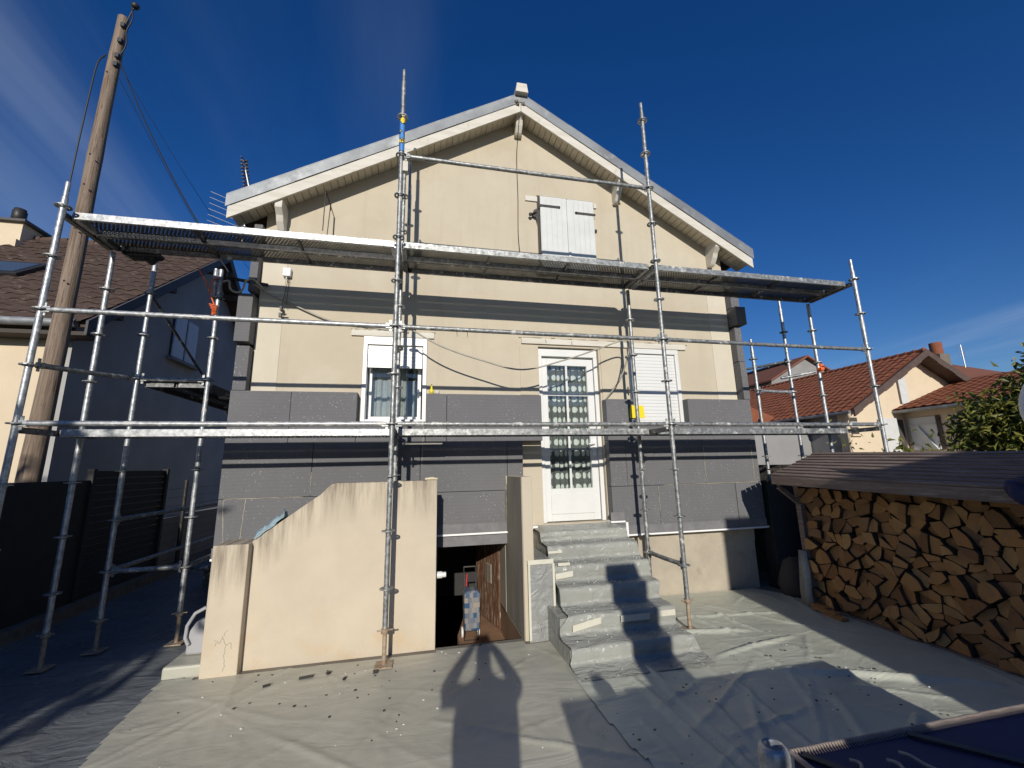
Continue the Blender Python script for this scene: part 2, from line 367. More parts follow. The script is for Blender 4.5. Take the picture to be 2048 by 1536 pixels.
ground_m = M('yard_concrete', (.24,.215,.175), (.17,.15,.12), 3, rough=.95, bs=45, bst=.6, bd=.01, c3=(.11,.12,.06), s3=.15, lo3=.5, hi3=.7, spec=.2)
dirt = M('dark_cellar_floor', (.30,.17,.09), (.22,.125,.07), 4, rough=.95)
dark_in = M('interior_shade_tone', (.07,.06,.052), rough=.95, bst=0)  # darkness of rooms and recesses put into the colour; also on cracks and sack
navy = M('navy_canvas', (.012,.016,.065), (.018,.024,.085), 3, rough=.75, bs=250, bst=.5, bd=.002)
trim_m = M('frayed_hem_cord', (.38,.31,.26), (.30,.25,.22), 40, rough=.9)
orange_m = M('orange_rope', (.75,.14,.03), rough=.6, bst=0)
yellow_m = M('yellow_plastic', (.78,.62,.02), rough=.4, bst=0)
rag_blue = M('pale_blue_rag', (.30,.40,.44), (.22,.30,.34), 20, rough=.9)
foam = M('yellow_foam_bead', (.66,.60,.42), (.55,.48,.32), 30, rough=.8)
plastic_grey = M('grey_plastic', (.36,.36,.37), (.32,.32,.33), 4, rough=.4, bst=0)
white_cloth = M('white_cloth', (.76,.78,.77), (.70,.72,.72), 6, rough=.85, bs=30)
antenna_m = M('antenna_alloy', (.60,.61,.62), rough=.4, metal=.8, bst=0)
glass_dark = M('roof_window_glass', (.03,.05,.08), rough=.08, bst=0)
leaf_m = None
def leaf_mat(name, a, b2):
    m, t, b, out = nodes(name)
    g = t.nodes.new('ShaderNodeNewGeometry')
    c = mix(t, g.outputs['Random Per Island'], a, b2)
    t.links.new(c, b.inputs['Base Color']); b.inputs['Roughness'].default_value = .5; b.inputs['Specular IOR Level'].default_value = .4
    tl = t.nodes.new('ShaderNodeBsdfTranslucent'); t.links.new(c, tl.inputs['Color']); mx = t.nodes.new('ShaderNodeMixShader'); mx.inputs[0].default_value = .3
    t.links.new(b.outputs[0], mx.inputs[1]); t.links.new(tl.outputs[0], mx.inputs[2]); t.links.new(mx.outputs[0], out.inputs[0]); return m
leaf_m = leaf_mat('peach_leaf', (.085,.115,.018), (.27,.245,.05))
leaf_d = leaf_mat('hedge_leaf', (.03,.06,.015), (.06,.10,.025))
def glass_mat():
    m, t, b, out = nodes('window_glass')
    gl = t.nodes.new('ShaderNodeBsdfGlossy'); gl.inputs['Roughness'].default_value = .02; gl.inputs['Color'].default_value = (.9,.95,1,1)
    tr = t.nodes.new('ShaderNodeBsdfTransparent'); tr.inputs['Color'].default_value = (.90,.92,.91,1)
    fr = t.nodes.new('ShaderNodeFresnel'); fr.inputs['IOR'].default_value = 1.6
    mx = t.nodes.new('ShaderNodeMixShader'); t.links.new(fr.outputs[0], mx.inputs[0]); t.links.new(tr.outputs[0], mx.inputs[1]); t.links.new(gl.outputs[0], mx.inputs[2]); t.links.new(mx.outputs[0], out.inputs[0]); return m
glass = glass_mat()
def curtain_mat(name, dots):
    m, t, b, out = nodes(name)
    v = coords(t)
    if dots:
        sp = t.nodes.new('ShaderNodeSeparateXYZ'); t.links.new(v, sp.inputs[0])
        def mt(op, a, bb=None):
            n = t.nodes.new('ShaderNodeMath'); n.operation = op
            for i, q in enumerate((a, bb)):
                if q is None: continue
                if isinstance(q, (int, float)): n.inputs[i].default_value = q
                else: t.links.new(q, n.inputs[i])
            return n.outputs[0]
        xw = mt('ADD', sp.outputs['X'], mt('MULTIPLY', mt('SINE', mt('MULTIPLY', sp.outputs['X'], 17.)), .020))
        fu = mt('SUBTRACT', mt('FRACT', mt('DIVIDE', mt('ADD', xw, 9.96), .078)), .5); fv = mt('SUBTRACT', mt('FRACT', mt('DIVIDE', mt('ADD', sp.outputs['Z'], 9.90), .152)), .5)
        d = mt('SQRT', mt('ADD', mt('MULTIPLY', mt('MULTIPLY', fu, fu), 1.0), mt('MULTIPLY', mt('MULTIPLY', fv, fv), 1.7)))
        c = mix(t, mt('LESS_THAN', d, .36), (.15,.155,.15), (.72,.73,.69))
        c = mix(t, ramp(t, noise(t, coords(t, (30,1,.5)), 2, 4), .6, .8, 0, .3), c, (.4,.4,.38))
    else:
        c = mix(t, ramp(t, noise(t, coords(t, (14,1,1)), 2, 5), .35, .7), (.46,.47,.465), (.31,.335,.34))
        c = mix(t, ramp(t, noise(t, v, 16, 4), .55, .65, 0, .4), c, (.18,.21,.21))
    t.links.new(c, b.inputs['Base Color']); b.inputs['Roughness'].default_value = .9; b.inputs['Specular IOR Level'].default_value = .1
    return m
dots_m = curtain_mat('dotted_net_curtain', True); sheer_m = curtain_mat('pale_sheer_curtain', False)
def stripe_tape():
    m, t, b, out = nodes('blue_yellow_black_tape')
    v = coords(t)
    wv = t.nodes.new('ShaderNodeTexNoise'); wv.inputs['Scale'].default_value = 1; wv.inputs['Detail'].default_value = 2
    t.links.new(coords(t, (14,14,11), (.5,.4,0)), wv.inputs['Vector'])
    r = t.nodes.new('ShaderNodeValToRGB'); r.color_ramp.interpolation = 'CONSTANT'
    e = r.color_ramp.elements; e[0].position = 0; e[0].color = (.06,.22,.55,1); e[1].position = .47; e[1].color = (.02,.02,.02,1)
    n = e.new(.53); n.color = (.80,.60,.03,1); n = e.new(.66); n.color = (.06,.22,.55,1)
    t.links.new(wv.outputs['Fac'], r.inputs[0]); t.links.new(r.outputs[0], b.inputs['Base Color']); b.inputs['Roughness'].default_value = .4; return m
tape_m = stripe_tape()
def plaid():
    m, t, b, out = nodes('blue_patchwork_fabric')
    v = coords(t, (1,1,1))
    bt = t.nodes.new('ShaderNodeTexBrick'); bt.inputs['Scale'].default_value = 16; bt.inputs['Mortar Size'].default_value = .004; bt.inputs['Color1'].default_value = (.02,.07,.16,1); bt.inputs['Color2'].default_value = (.30,.26,.21,1); bt.inputs['Mortar'].default_value = (.02,.02,.05,1); bt.inputs['Brick Width'].default_value = .7; bt.inputs['Row Height'].default_value = .9
    t.links.new(coords(t, (1,1,1), (math.pi/2,0,0)), bt.inputs['Vector']); t.links.new(bt.outputs['Color'], b.inputs['Base Color']); b.inputs['Roughness'].default_value = .9; return m
plaid_m = plaid()

# ------------------------------------------------------------------ ground (one sheet with the cellar way cut out)
b = MB(); xs = [-900, .46, 1.33, 900]; ys = [-900, .30, 3.2, 900]
for i in range(3):
    for j in range(3):
        if i == 1 and j == 1: continue
        b.add([(xs[i],ys[j],0),(xs[i+1],ys[j],0),(xs[i+1],ys[j+1],0),(xs[i],ys[j+1],0)], [(0,1,2,3)])
b.build('ground', ground_m, kind='structure')
b = MB(); FZ = -.34
b.add([(.78,.3,FZ),(1.33,.3,FZ),(1.33,3.2,FZ),(1.15,3.2,FZ),(.78,1.5,FZ)], [(0,1,2,3,4)])
DZ = -2.3
for p0, p1 in (((.78,.3),(.78,1.5)),((.78,1.5),(1.15,3.2)),((.46,.3),(.46,3.2)),((.46,3.2),(1.33,3.2))): b.add([(*p0,DZ),(*p1,DZ),(*p1,FZ),(*p0,FZ)], [(0,1,2,3)])
b.add([(.46,.3,DZ),(1.33,.3,DZ),(1.33,3.2,DZ),(.46,3.2,DZ)], [(0,1,2,3)])
b.add([(.46,.3,DZ),(1.33,.3,DZ),(1.33,.3,0),(.46,.3,0)], [(0,1,2,3)])
b.add([(.46,.3,FZ),(.46,1.14,FZ),(.46,1.14,0),(.46,.3,0)], [(0,1,2,3)])
b.add([(1.33,.3,FZ),(1.33,3.2,FZ),(1.33,3.2,0),(1.33,.3,0)], [(0,1,2,3)])
b.build('cellar_floor', dirt, kind='structure')

# plastic sheets laid over the yard: real folds in the mesh
FOLDS = []
def rf(n, x0, x1, y0, y1, s):
    g = np.random.default_rng(s)
    for _ in range(n):
        cx, cy = g.uniform(x0, x1), g.uniform(y0, y1); a = g.choice([.15, 1.25, 2.2, .6]) + g.normal(0, .35); l = g.uniform(.15, 1.0)
        FOLDS.append((cx-l*math.cos(a), cy-l*math.sin(a), cx+l*math.cos(a), cy+l*math.sin(a), g.uniform(.008, .024), g.uniform(.004, .017)))
rf(46, -1.8, 1.4, -3.4, .2, 3); rf(60, 1.3, 4.9, -3.4, .9, 5); rf(30, -3.9, -1.6, -2.5, 4, 8)
FOLDS += [(2.03,-2.9,1.98,-.75,.03,.030),(2.10,-2.9,2.16,-.85,.022,.022),(1.95,-1.2,2.45,-.95,.02,.016),(2.5,-2.6,3.3,-1.35,.03,.018),(3.2,-.95,4.6,-1.55,.035,.035),
          (.55,-.62,1.45,-.10,.016,.016),(-.15,-.32,.55,-.62,.012,.012),(.0,-.75,.15,-1.5,.014,.012),(.3,-1.35,1.9,-.95,.014,.012),(.5,-1.1,1.2,-.95,.012,.010),
          (1.33,.12,1.62,-.33,.014,.014),(2.6,.0,3.6,-.15,.03,.03),(2.9,-.6,3.9,-.4,.02,.022),(3.0,.35,4.3,.2,.02,.02),(-1.4,-.1,-.7,-2.2,.012,.012),(-1.0,.0,-.5,-2.4,.012,.010),
          (1.75,-1.3,1.9,-2.6,.014,.02),(2.4,-.8,2.3,-1.7,.016,.022),(2.75,-.9,2.6,-2.0,.018,.022),(2.9,-2.1,3.6,-1.7,.02,.024),(2.2,-1.6,3.0,-1.45,.014,.02),
          (3.4,-.2,3.25,.5,.025,.022),(3.7,-.2,3.6,.4,.02,.018),(-1.95,.1,-1.72,-1.8,.02,.015)]
def sheet_h(X, Y, amp=1.0):
    H = .010*(fbm(X*1.3, Y*1.3, 3)-.3) + .005*fbm(X*5, Y*5, 9)
    Xw = X + .05*(fbm(X*3, Y*3, 21)-.5); Yw = Y + .05*(fbm(X*3, Y*3, 22)-.5)
    for x0, y0, x1, y1, wd, h in FOLDS:
        h = h*(1.15 if x0 > 1.4 else .55)
        dx, dy = x1-x0, y1-y0; l2 = dx*dx+dy*dy; tt = np.clip(((Xw-x0)*dx+(Yw-y0)*dy)/l2, 0, 1)
        d = np.hypot(Xw-x0-tt*dx, Yw-y0-tt*dy); H = H + h*amp*np.where(wd < .02, np.exp(-d/(wd*.75)), np.exp(-(d/wd)**2))*np.sin(np.pi*np.clip(tt*.9+.05, 0, 1))**.5
    return np.maximum(H, 0)
def sheet(name, x0, x1, y0, y1, z, keep, label, step=.022, amp=1.0):
    nx, ny = int((x1-x0)/step)+1, int((y1-y0)/step)+1
    X, Y = np.meshgrid(np.linspace(x0, x1, nx), np.linspace(y0, y1, ny))
    Z = z + sheet_h(X, Y, amp)
    k = keep(X, Y); ids = np.arange(nx*ny).reshape(ny, nx)
    ok = k[:-1,:-1] & k[1:,:-1] & k[:-1,1:] & k[1:,1:]
    q = np.stack([ids[:-1,:-1][ok], ids[:-1,1:][ok], ids[1:,1:][ok], ids[1:,:-1][ok]], 1)
    used = np.unique(q); rm = np.zeros(nx*ny, int); rm[used] = np.arange(len(used))
    V = np.stack([X.ravel(), Y.ravel(), Z.ravel()], 1)[used]
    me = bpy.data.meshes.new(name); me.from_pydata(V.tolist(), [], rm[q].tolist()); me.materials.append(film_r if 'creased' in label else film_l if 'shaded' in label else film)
    me.polygons.foreach_set('use_smooth', [True]*len(me.polygons)); me.update()
    o = bpy.data.objects.new(name, me); COL.objects.link(o); tag(o, label, 'plastic sheet', 'sheets protecting the yard'); return o
def edge(X, Y, s): return .05*(fbm(X*2+s, Y*2, 41+int(s))-.5)
sheet('plastic_sheet', -2.05, 2.05, -4.2, .33, .006, lambda X, Y: (Y < np.where((X > -1.55) & (X < .46), .19, np.where(X < 1.34, .235, np.where(X < 1.60, .14, -.30))) + edge(X,Y,1)*.5) & (X > -1.80 - .12*Y + edge(X,Y,2)),
      'grey green plastic sheet in front of the cellar entrance')
sheet('plastic_sheet', 1.50, 5.0, -4.2, 1.12, .013, lambda X, Y: (Y < np.where(X < 2.79, -.34, 1.10 - 2.0*np.maximum(X-4.78, 0)) + edge(X,Y,3)*.6) & (X > 1.62 + .1*np.sin(Y*1.7) + edge(X,Y,4)),
      'heavily creased plastic sheet in front of the firewood store')
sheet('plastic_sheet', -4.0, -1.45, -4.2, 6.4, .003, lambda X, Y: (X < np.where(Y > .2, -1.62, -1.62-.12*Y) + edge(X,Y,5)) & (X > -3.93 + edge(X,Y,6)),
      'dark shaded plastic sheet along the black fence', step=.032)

# crumbs and litter on the sheets
b = MB(); g = np.random.default_rng(4)
def crumb(bb, x, y, z, s, flat=.4):
    a = g.uniform(0, 3.14); bb.obox((x, y, z+s*flat*.5), ((math.cos(a), math.sin(a), 0), (-math.sin(a), math.cos(a), 0), (0,0,1)), (s*g.uniform(.4,1)*.5, s*.5, s*flat*.5))
for _ in range(150):
    x, y = g.uniform(-1.4, 4.2), g.uniform(-2.6, .2)
    if 1.4 < x < 2.9 and y > -.5: continue
    crumb(b, x, y, float(sheet_h(np.array(x), np.array(y)))+.03*(x > 1.65)+.006, g.uniform(.003, .013))
for _ in range(130):
    i = g.integers(0, 5); crumb(b, g.uniform(1.65, 2.7), [-.42,-.16,.08,.26,.48][i]+g.uniform(-.02,.12), .17*(i+1)+.012, g.uniform(.004,.012))
b.build('polystyrene_crumbs', white_cloth, label='white polystyrene crumbs scattered over sheets and steps', cat='debris', kind='stuff')
b = MB()
for _ in range(45):
    x, y = g.normal(-.35, .55), g.normal(-.35, .35)
    if y > .15: continue
    crumb(b, x, y, float(sheet_h(np.array(x), np.array(y)))+.006, g.uniform(.004, .02), .25)
for _ in range(60):
    x, y = g.uniform(1.6, 4), g.uniform(-1.9, -.6); crumb(b, x, y, float(sheet_h(np.array(x), np.array(y)))+.03, g.uniform(.005, .022), .2)
for _ in range(70):
    x, y = g.uniform(2.95, 4.7), g.uniform(.25, 1.1); crumb(b, x, y, .004, g.uniform(.005, .022), .2)
for x, y, s1, s2, an in ((-.62,-.05,.10,.014,.2),(-.45,-.02,.03,.02,.8),(-.06,-.10,.035,.03,.1),(-.30,-.16,.03,.012,1.1),(-.9,-.12,.05,.010,.4)):
    b.obox((x,y,.020), ((math.cos(an),math.sin(an),0),(-math.sin(an),math.cos(an),0),(0,0,1)), (s1*.55,s2*.6,.008))
b.build('dark_crumbs', dark_metal, label='dark scraps scattered on the plastic sheets', cat='debris', kind='stuff')

# ------------------------------------------------------------------ the house
HX0, HX1, WY, HB = -1.70, 4.95, 1.14, 9.0
APX, SL = 1.625, .588
def zroof(x, z0=7.075): return z0 - SL*abs(x-APX)
house = thing('house', (1.6, 1.14, 0), 'cream rendered gabled house half clad in grey insulation boards', 'house')
HOLES = [(-.455,.339,2.27,3.425),(1.845,2.735,.985,3.345),(3.19,4.01,2.27,3.45),(.50,1.33,-.34,.80)]
xs = sorted({HX0, HX1, *[h[0] for h in HOLES], *[h[1] for h in HOLES]}); zs = sorted({.0, -.34, .62, 3.9, *[h[2] for h in HOLES], *[h[3] for h in HOLES]})
b = MB()
for i in range(len(xs)-1):
    for j in range(len(zs)-1):
        cx, cz = (xs[i]+xs[i+1])/2, (zs[j]+zs[j+1])/2
        if any(h[0] < cx < h[1] and h[2] < cz < h[3] for h in HOLES): continue
        if cz < .62 : continue
        b.add([(xs[i],WY,zs[j]),(xs[i+1],WY,zs[j]),(xs[i+1],WY,zs[j+1]),(xs[i],WY,zs[j+1])], [(0,1,2,3)])
b.add([(HX0,WY,3.9),(HX1,WY,3.9),(HX1,WY,zroof(HX1)),(APX,WY,7.075),(HX0,WY,zroof(HX0))], [(0,1,2,3,4)])
for x0, x1, z0, z1 in HOLES[:3]:
    y2 = 1.46
    b.add([(x0,WY,z0),(x0,y2,z0),(x0,y2,z1),(x0,WY,z1)], [(0,1,2,3)]); b.add([(x1,WY,z0),(x1,y2,z0),(x1,y2,z1),(x1,WY,z1)], [(0,1,2,3)])
    b.add([(x0,WY,z1),(x1,WY,z1),(x1,y2,z1),(x0,y2,z1)], [(0,1,2,3)]); b.add([(x0,WY,z0),(x1,WY,z0),(x1,y2,z0),(x0,y2,z0)], [(0,1,2,3)])
b.build('front_wall', cream, house)
b = MB(); b.box(HX0+.02,.50,WY-.02,1.5,-.02,.66); b.box(1.33,HX1-.03,WY-.02,1.5,-.02,.86); b.build('basement_wall', concrete, house)
b = MB(); b.box(HX0,HX0+.25,WY+.36,HB,0,zroof(HX0)-.02); b.build('side_wall', nb_cream, house)
b = MB(); b.box(HX1-.25,HX1,WY+.36,HB,0,zroof(HX1)-.02); b.build('side_wall', nb_cream, house)
b = MB(); b.box(HX0,HX1,HB,HB+.25,0,4.9); b.build('back_wall', nb_cream, house)
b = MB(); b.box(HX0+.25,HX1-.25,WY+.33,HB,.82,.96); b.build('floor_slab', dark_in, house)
b = MB(); b.box(HX0+.25,HX1-.25,3.2,3.3,-2.4,3.9); b.build('partition_wall', black_panel, house)  # coloured black to stand in for the unlit cellar
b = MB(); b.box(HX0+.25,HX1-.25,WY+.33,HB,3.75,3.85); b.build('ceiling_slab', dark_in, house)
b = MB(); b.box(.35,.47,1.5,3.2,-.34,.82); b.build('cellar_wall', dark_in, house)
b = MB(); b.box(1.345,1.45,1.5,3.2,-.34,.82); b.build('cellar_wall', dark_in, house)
# pale bands of the former corner trim
b = MB(); b.box(HX0+.002,-1.42,WY-.006,WY,2.5,4.62); b.build('corner_band', pale_band, house)
b = MB(); b.box(4.62,HX1-.002,WY-.006,WY,2.5,4.75); b.build('corner_band', pale_band, house)
b = MB(); b.box(1.58,1.835,WY-.012,WY,2.66,3.33); b.build('render_patch', cream, house)
b = MB(); b.box(2.76,3.10,WY-.012,WY,2.55,3.36); b.build('render_patch', cream, house)

# roof
BY = .85; EX0, EX1 = -2.06, 5.32
for sgn, ex in ((-1, EX0), (1, EX1)):
    d = Vector((ex-APX, 0, -SL*abs(ex-APX))); nrm = Vector((sgn*SL, 0, 1)).normalized()
    def sl(x, off): return (x, off)
    ztop = 7.16
    poly = [(APX, ztop), (ex, ztop-SL*abs(ex-APX)), (ex, ztop-SL*abs(ex-APX)-.06), (APX, ztop-.06)]
    b = MB(); b.prism(poly, 'y', BY+.06, HB+.5); rf_o = b.build('roof_slab', tile_brown, house)
    # zinc verge flashing, in lapped lengths
    n = 5
    for k in range(n):
        xa = APX+(ex-APX)*k/n; xb = APX+(ex-APX)*(k+1)/n
        za, zb = 7.155-SL*abs(xa-APX), 7.155-SL*abs(xb-APX); lap = .004*(k % 2)
        bb = MB(); bb.prism([(xa,za),(xb,zb),(xb,zb-.155),(xa,za-.155)], 'y', BY-.012-lap, BY-.004-lap)
        bb.prism([(xa,za+.012),(xb,zb+.012),(xb,zb+.002),(xa,za+.002)], 'y', BY-.012-lap, BY+.16)
        bb.build('verge_flashing', zinc, house)
    zb_ = 7.005
    b = MB(); b.prism([(APX+sgn*.002,zb_),(ex-sgn*.02,zb_-SL*abs(ex-APX)),(ex-sgn*.02,zb_-SL*abs(ex-APX)-.155),(APX+sgn*.002,zb_-.155)], 'y', BY, BY+.03)
    b.build('bargeboard', white_paint, house, bevel=.004)
    # soffit planks
    ln = 4.25; npl = 44
    dirv = Vector((sgn, 0, -SL)).normalized()
    me = None
    for k in range(npl):
        t0 = (k+.04)*ln/npl; t1 = (k+.96)*ln/npl
        if APX+sgn*t1*dirv.x*sgn*1 > 99: continue
        zc = 6.935
        c0 = Vector((APX, 0, zc)) + dirv*((t0+t1)/2) - nrm*(.010+.002*(k % 3))
        if abs(c0.x-APX) > abs(ex-APX)-.06: continue
        if me is None:
            q = MB(); q.obox((0,0,0), ((1,0,0),(0,1,0),(0,0,1)), ((t1-t0)/2, .145, .008)); me = q.mesh('soffit_plank', soffit_m)
        Rm = Matrix((dirv, Vector((0,1,0)), nrm)).transposed().to_4x4()
        inst('soffit_plank', me, Matrix.Translation((c0.x, BY+.03+.147, c0.z)) @ Rm, house)
# purlin ends (shaped brackets) under the verge
for px, pz, wd in ((-1.50, 4.98, .085), (APX, 6.93, .10), (3.17, 5.98, .085), (4.73, 5.06, .085)):
    b = MB(); h = .30
    prof = [(WY+.05, pz+.06), (BY+.03, pz+.06), (BY+.03, pz-.06), (BY+.07, pz-.10), (BY+.10, pz-.13), (BY+.13, pz-.20), (BY+.19, pz-h+.02), (BY+.22, pz-h), (WY+.05, pz-h)]
    b.prism(prof, 'x', px-wd/2, px+wd/2); b.build('purlin_bracket', white_paint, house, bevel=.006)
b = MB(); b.prism([(APX-.095,7.10),(APX+.095,7.10),(APX+.075,7.25),(APX-.075,7.25)], 'y', BY-.09, BY+.4); b.build('ridge_end_box', white_paint, house, bevel=.006)
for k in range(5):
  b = MB(); crumb(b, APX+g.uniform(-.10,.10), BY-.01+g.uniform(-.02,.02), 6.93+g.uniform(-.04,.07), g.uniform(.03,.06), .8); b.build('ridge_mortar', stone, house)

# --- insulation boards, 1.20 x 0.60 m, front face at y = 1.00
IY0, IY1 = 1.0, 1.135
def board(x0, x1, z0, z1, y0=IY0, y1=IY1, dy=0):
    g2 = .0025; dy += random.uniform(-.004,.004)
    b = MB(); b.box(x0+g2, x1-g2, y0+dy, y1, z0+g2, z1-g2); return b.build('insulation_board', eps, house, bevel=.004)
R = [.95, 1.43, 2.035, 2.635]
for x0, x1 in ((-1.85,-.62),(-.62,.46)): board(x0, x1, .83 if x1 < 0 else .95, 1.43)
board(.46, 1.325, .95, 1.43)
for x0, x1 in ((-1.85,-.93),(-.93,.28),(.28,1.35),(1.35,1.555)): board(x0, x1, 1.43, 2.035)
for x0, x1 in ((-1.85,-1.208),(-1.208,-.475),(.335,.59),(.59,1.825)): board(x0, x1, 2.035, 2.635)
board(-.475, .335, 2.035, 2.245)
for x0, x1 in ((2.74,3.42),(3.42,4.62),(4.62,5.05)): board(x0, x1, .83 if x0 > 3 else .83, 1.43)
for x0, x1 in ((2.74,2.98),(2.98,4.17),(4.17,5.05)): board(x0, x1, 1.43, 2.035)
board(2.74, 3.16, 2.035, 2.60); board(3.16, 4.00, 2.035, 2.245); board(4.00, 5.05, 2.035, 2.62)
# boards already up on both flanks, seen edge on
def flank(x0, x1, z0, z1, y0, y1=3.2):
    b = MB(); b.box(x0, x1, y0, y1, z0, z1); b.build('insulation_board', eps, house, bevel=.004)
for z0, z1, d in ((.83,1.43,0),(1.43,2.03,0),(2.03,2.635,0)): flank(-1.845+.002, -1.705, z0+.003, z1-.003, 1.14)
flank(-1.845, -1.705, 2.64, 3.17, 1.02); flank(-1.865, -1.705, 3.21, 3.80, .97); flank(-1.795, -1.705, 3.86, 4.28, 1.03); flank(-1.80, -1.705, 4.285, 4.75, 1.04)
for z0, z1, d in ((.83,1.43,0),(1.43,2.03,0),(2.03,2.615,0)): flank(4.955, 5.045, z0+.003, z1-.003, 1.14)
flank(4.955, 5.06, 2.62, 3.2, 1.0); flank(4.955, 5.07, 3.21, 3.74, 1.02); flank(4.955, 5.13, 3.78, 4.06, .95); flank(4.955, 5.10, 4.07, 4.62, 1.02)
# foam beads in joints
def bead(p0, p1, r=.0024, n=14):
    pts = []
    for k in range(n+1):
        t = k/n; pts.append((p0[0]+(p1[0]-p0[0])*t+g.normal(0,.0015), IY0-.003, p0[1]+(p1[1]-p0[1])*t+g.normal(0,.0015)))
    b = MB(); b.tube(pts, [max(.0015, r*g.uniform(.3,1.2)) for _ in pts], 5); b.build('joint_foam', foam, house)
for p0, p1 in (((-1.80,1.432),(-1.0,1.43)),((-1.75,.9),(-1.80,1.42)),((-1.6,1.0),(-1.58,1.42)),((-.93,1.45),(-.93,1.7)),((3.5,1.43),(5.0,1.432)),((4.17,1.44),(4.17,1.95)),((4.95,1.45),(4.95,1.95)),((3.42,1.1),(3.42,1.42)),((1.33,1.0),(1.33,1.55)),((.30,1.75),(.31,2.25))): bead(p0, p1)
# start profile and mesh strips
def strip(x0, x1, z, y=IY0):
    b = MB(); b.box(x0, x1, y-.018, IY1, z-.024, z-.002); b.build('start_profile', white_strip, house, bevel=.003)
    b = MB(); b.box(x0+.004, x1-.006, y-.008, y-.0065, z+.001, z+.105); b.build('mesh_strip', eps_light, house)
strip(-1.86,-1.30,.828); strip(.47,1.335,.948); strip(2.93,5.06,.828); strip(2.70,2.90,1.00)
b = MB(); b.box(5.06,5.30,1.01,1.03,.80,.83); b.build('start_profile', white_strip, house)
b = MB(); b.box(2.90,2.932,.975,1.13,.80,.978); b.build('start_profile', white_strip, house)
b = MB(); b.box(1.56,1.72,.985,1.13,.955,.985); b.build('start_profile', white_strip, house)
b = MB(); b.box(.47,1.335,1.02,1.13,.80,.922); b.build('lintel_board', eps_light, house)
# battens over the openings
for x0, x1, z0, z1 in ((-.605,.425,3.385,3.462),(1.605,4.14,3.375,3.455)):
    b = MB(); b.box(x0, x1, WY-.028, WY-.002, z0, z1); b.build('lintel_batten', white_paint, house, bevel=.003)
    b = MB()
    for k in range(40):
        xx = x0+(x1-x0)*k/39; b.obox((xx, WY-.012, z1+.014+g.normal(0,.004)), ((1,0,0),(0,1,0),(0,0,1)), ((x1-x0)/70, .008*g.uniform(.4,1.2), .010*g.uniform(.5,1.4)))
    b.build('render_edge', cream, house)

# --- left window
win = MB()
x0, x1, z0, z1 = -.452, .336, 2.273, 3.42
win.box(x0,x1,WY-.014,WY+.06,3.28,z1); win.box(x0,x0+.05,WY-.014,WY+.20,z0,3.28); win.box(x1-.05,x1,WY-.014,WY+.20,z0,3.28); win.box(x0+.05,x1-.05,WY-.004,WY+.20,z0,z0+.05)
wf = win.build('window', white_pvc, house, bevel=.004)
q = MB(); q.box(-(.337),(.337),-.012,.0,.0,.046); sm = q.mesh('shutter_slat', white_pvc)
for k in range(6): inst('shutter_slat', sm, Matrix.Translation((-.058, WY+.03, 2.985+k*.049)), wf)
for sx in (-.395, -.055):
    q = MB(); W2 = .325; q.box(sx,sx+W2,1.30,1.34,2.325,2.375); q.box(sx,sx+W2,1.30,1.34,3.17,3.22); q.box(sx,sx+.045,1.30,1.34,2.375,3.17); q.box(sx+W2-.045,sx+W2,1.30,1.34,2.375,3.17)
    q.build('sash', white_pvc, wf, bevel=.003)
    q = MB(); q.box(sx+.045,sx+W2-.045,1.318,1.322,2.375,3.17); q.build('pane', glass, wf)
def curtain(name, x0, x1, z0, z1, y, mat, parent, waves, amp, seed):
    n = 90; gg = np.random.default_rng(seed); ph = gg.uniform(0, 6, 4); V = []; Fc = []
    for i in range(n+1):
        t = i/n; xx = x0+(x1-x0)*t
        yy = amp*(math.sin(waves*6.283*t+ph[0]+1.3*math.sin(5*t+ph[2]))+.4*math.sin(waves*2.3*6.283*t+ph[1]))
        V += [(xx, y+yy, z0), (xx, y+yy*.8, (z0+z1)/2), (xx, y+yy*.6, z1)]
    for i in range(n): Fc += [(3*i,3*i+3,3*i+4,3*i+1),(3*i+1,3*i+4,3*i+5,3*i+2)]
    bb = MB(); bb.add(V, Fc, True); return bb.build(name, mat, parent)
curtain('curtain', -.38, .10, 2.33, 3.12, 1.44, sheer_m, wf, 4.5, .02, 1); curtain('curtain', .16, .26, 2.33, 3.12, 1.44, sheer_m, wf, 1.5, .015, 2)
# --- right window, shutter down
x0, x1, z0, z1 = 3.193, 4.007, 2.273, 3.446
q = MB(); q.box(x0,x1,WY-.014,WY+.06,3.30,z1); q.box(x0,x0+.055,WY-.014,WY+.20,z0,3.30); q.box(x1-.055,x1,WY-.014,WY+.20,z0,3.30)
wf2 = q.build('window', white_pvc, house, bevel=.004)
q = MB(); q.box(-.350,.350,-.012,0,0,.046); sm2 = q.mesh('shutter_slat', white_pvc)
for k in range(21): inst('shutter_slat', sm2, Matrix.Translation((3.60, WY+.03, 2.277+k*.0487)), wf2)
# --- front door
q = MB(); x0, x1, z0, z1 = 1.85, 2.73, .99, 3.34
q.box(x0,x1,WY+.05,WY+.16,3.225,z1); q.box(x0,x0+.055,WY+.05,WY+.16,z0,3.225); q.box(x1-.055,x1,WY+.05,WY+.16,z0,3.225)
df = q.build('door_frame', white_pvc, house, bevel=.004)
q = MB(); x0, x1 = 1.912, 2.668; z0, z1 = 1.0, 3.20; ya, yb = WY+.075, WY+.135
gx0, gx1, gz0, gz1 = 1.985, 2.575, 1.415, 3.10
q.box(x0,gx0,ya,yb,z0,z1); q.box(gx1,x1,ya,yb,z0,z1); q.box(gx0,gx1,ya,yb,gz1,z1); q.box(gx0,gx1,ya,yb,z0,gz0)
dr = q.build('door', white_pvc, house, bevel=.004)
q = MB(); q.box(gx0-.01,gx1+.01,ya-.012,ya-.001,1.09,1.345); q.build('door_panel', white_pvc, dr, bevel=.006)
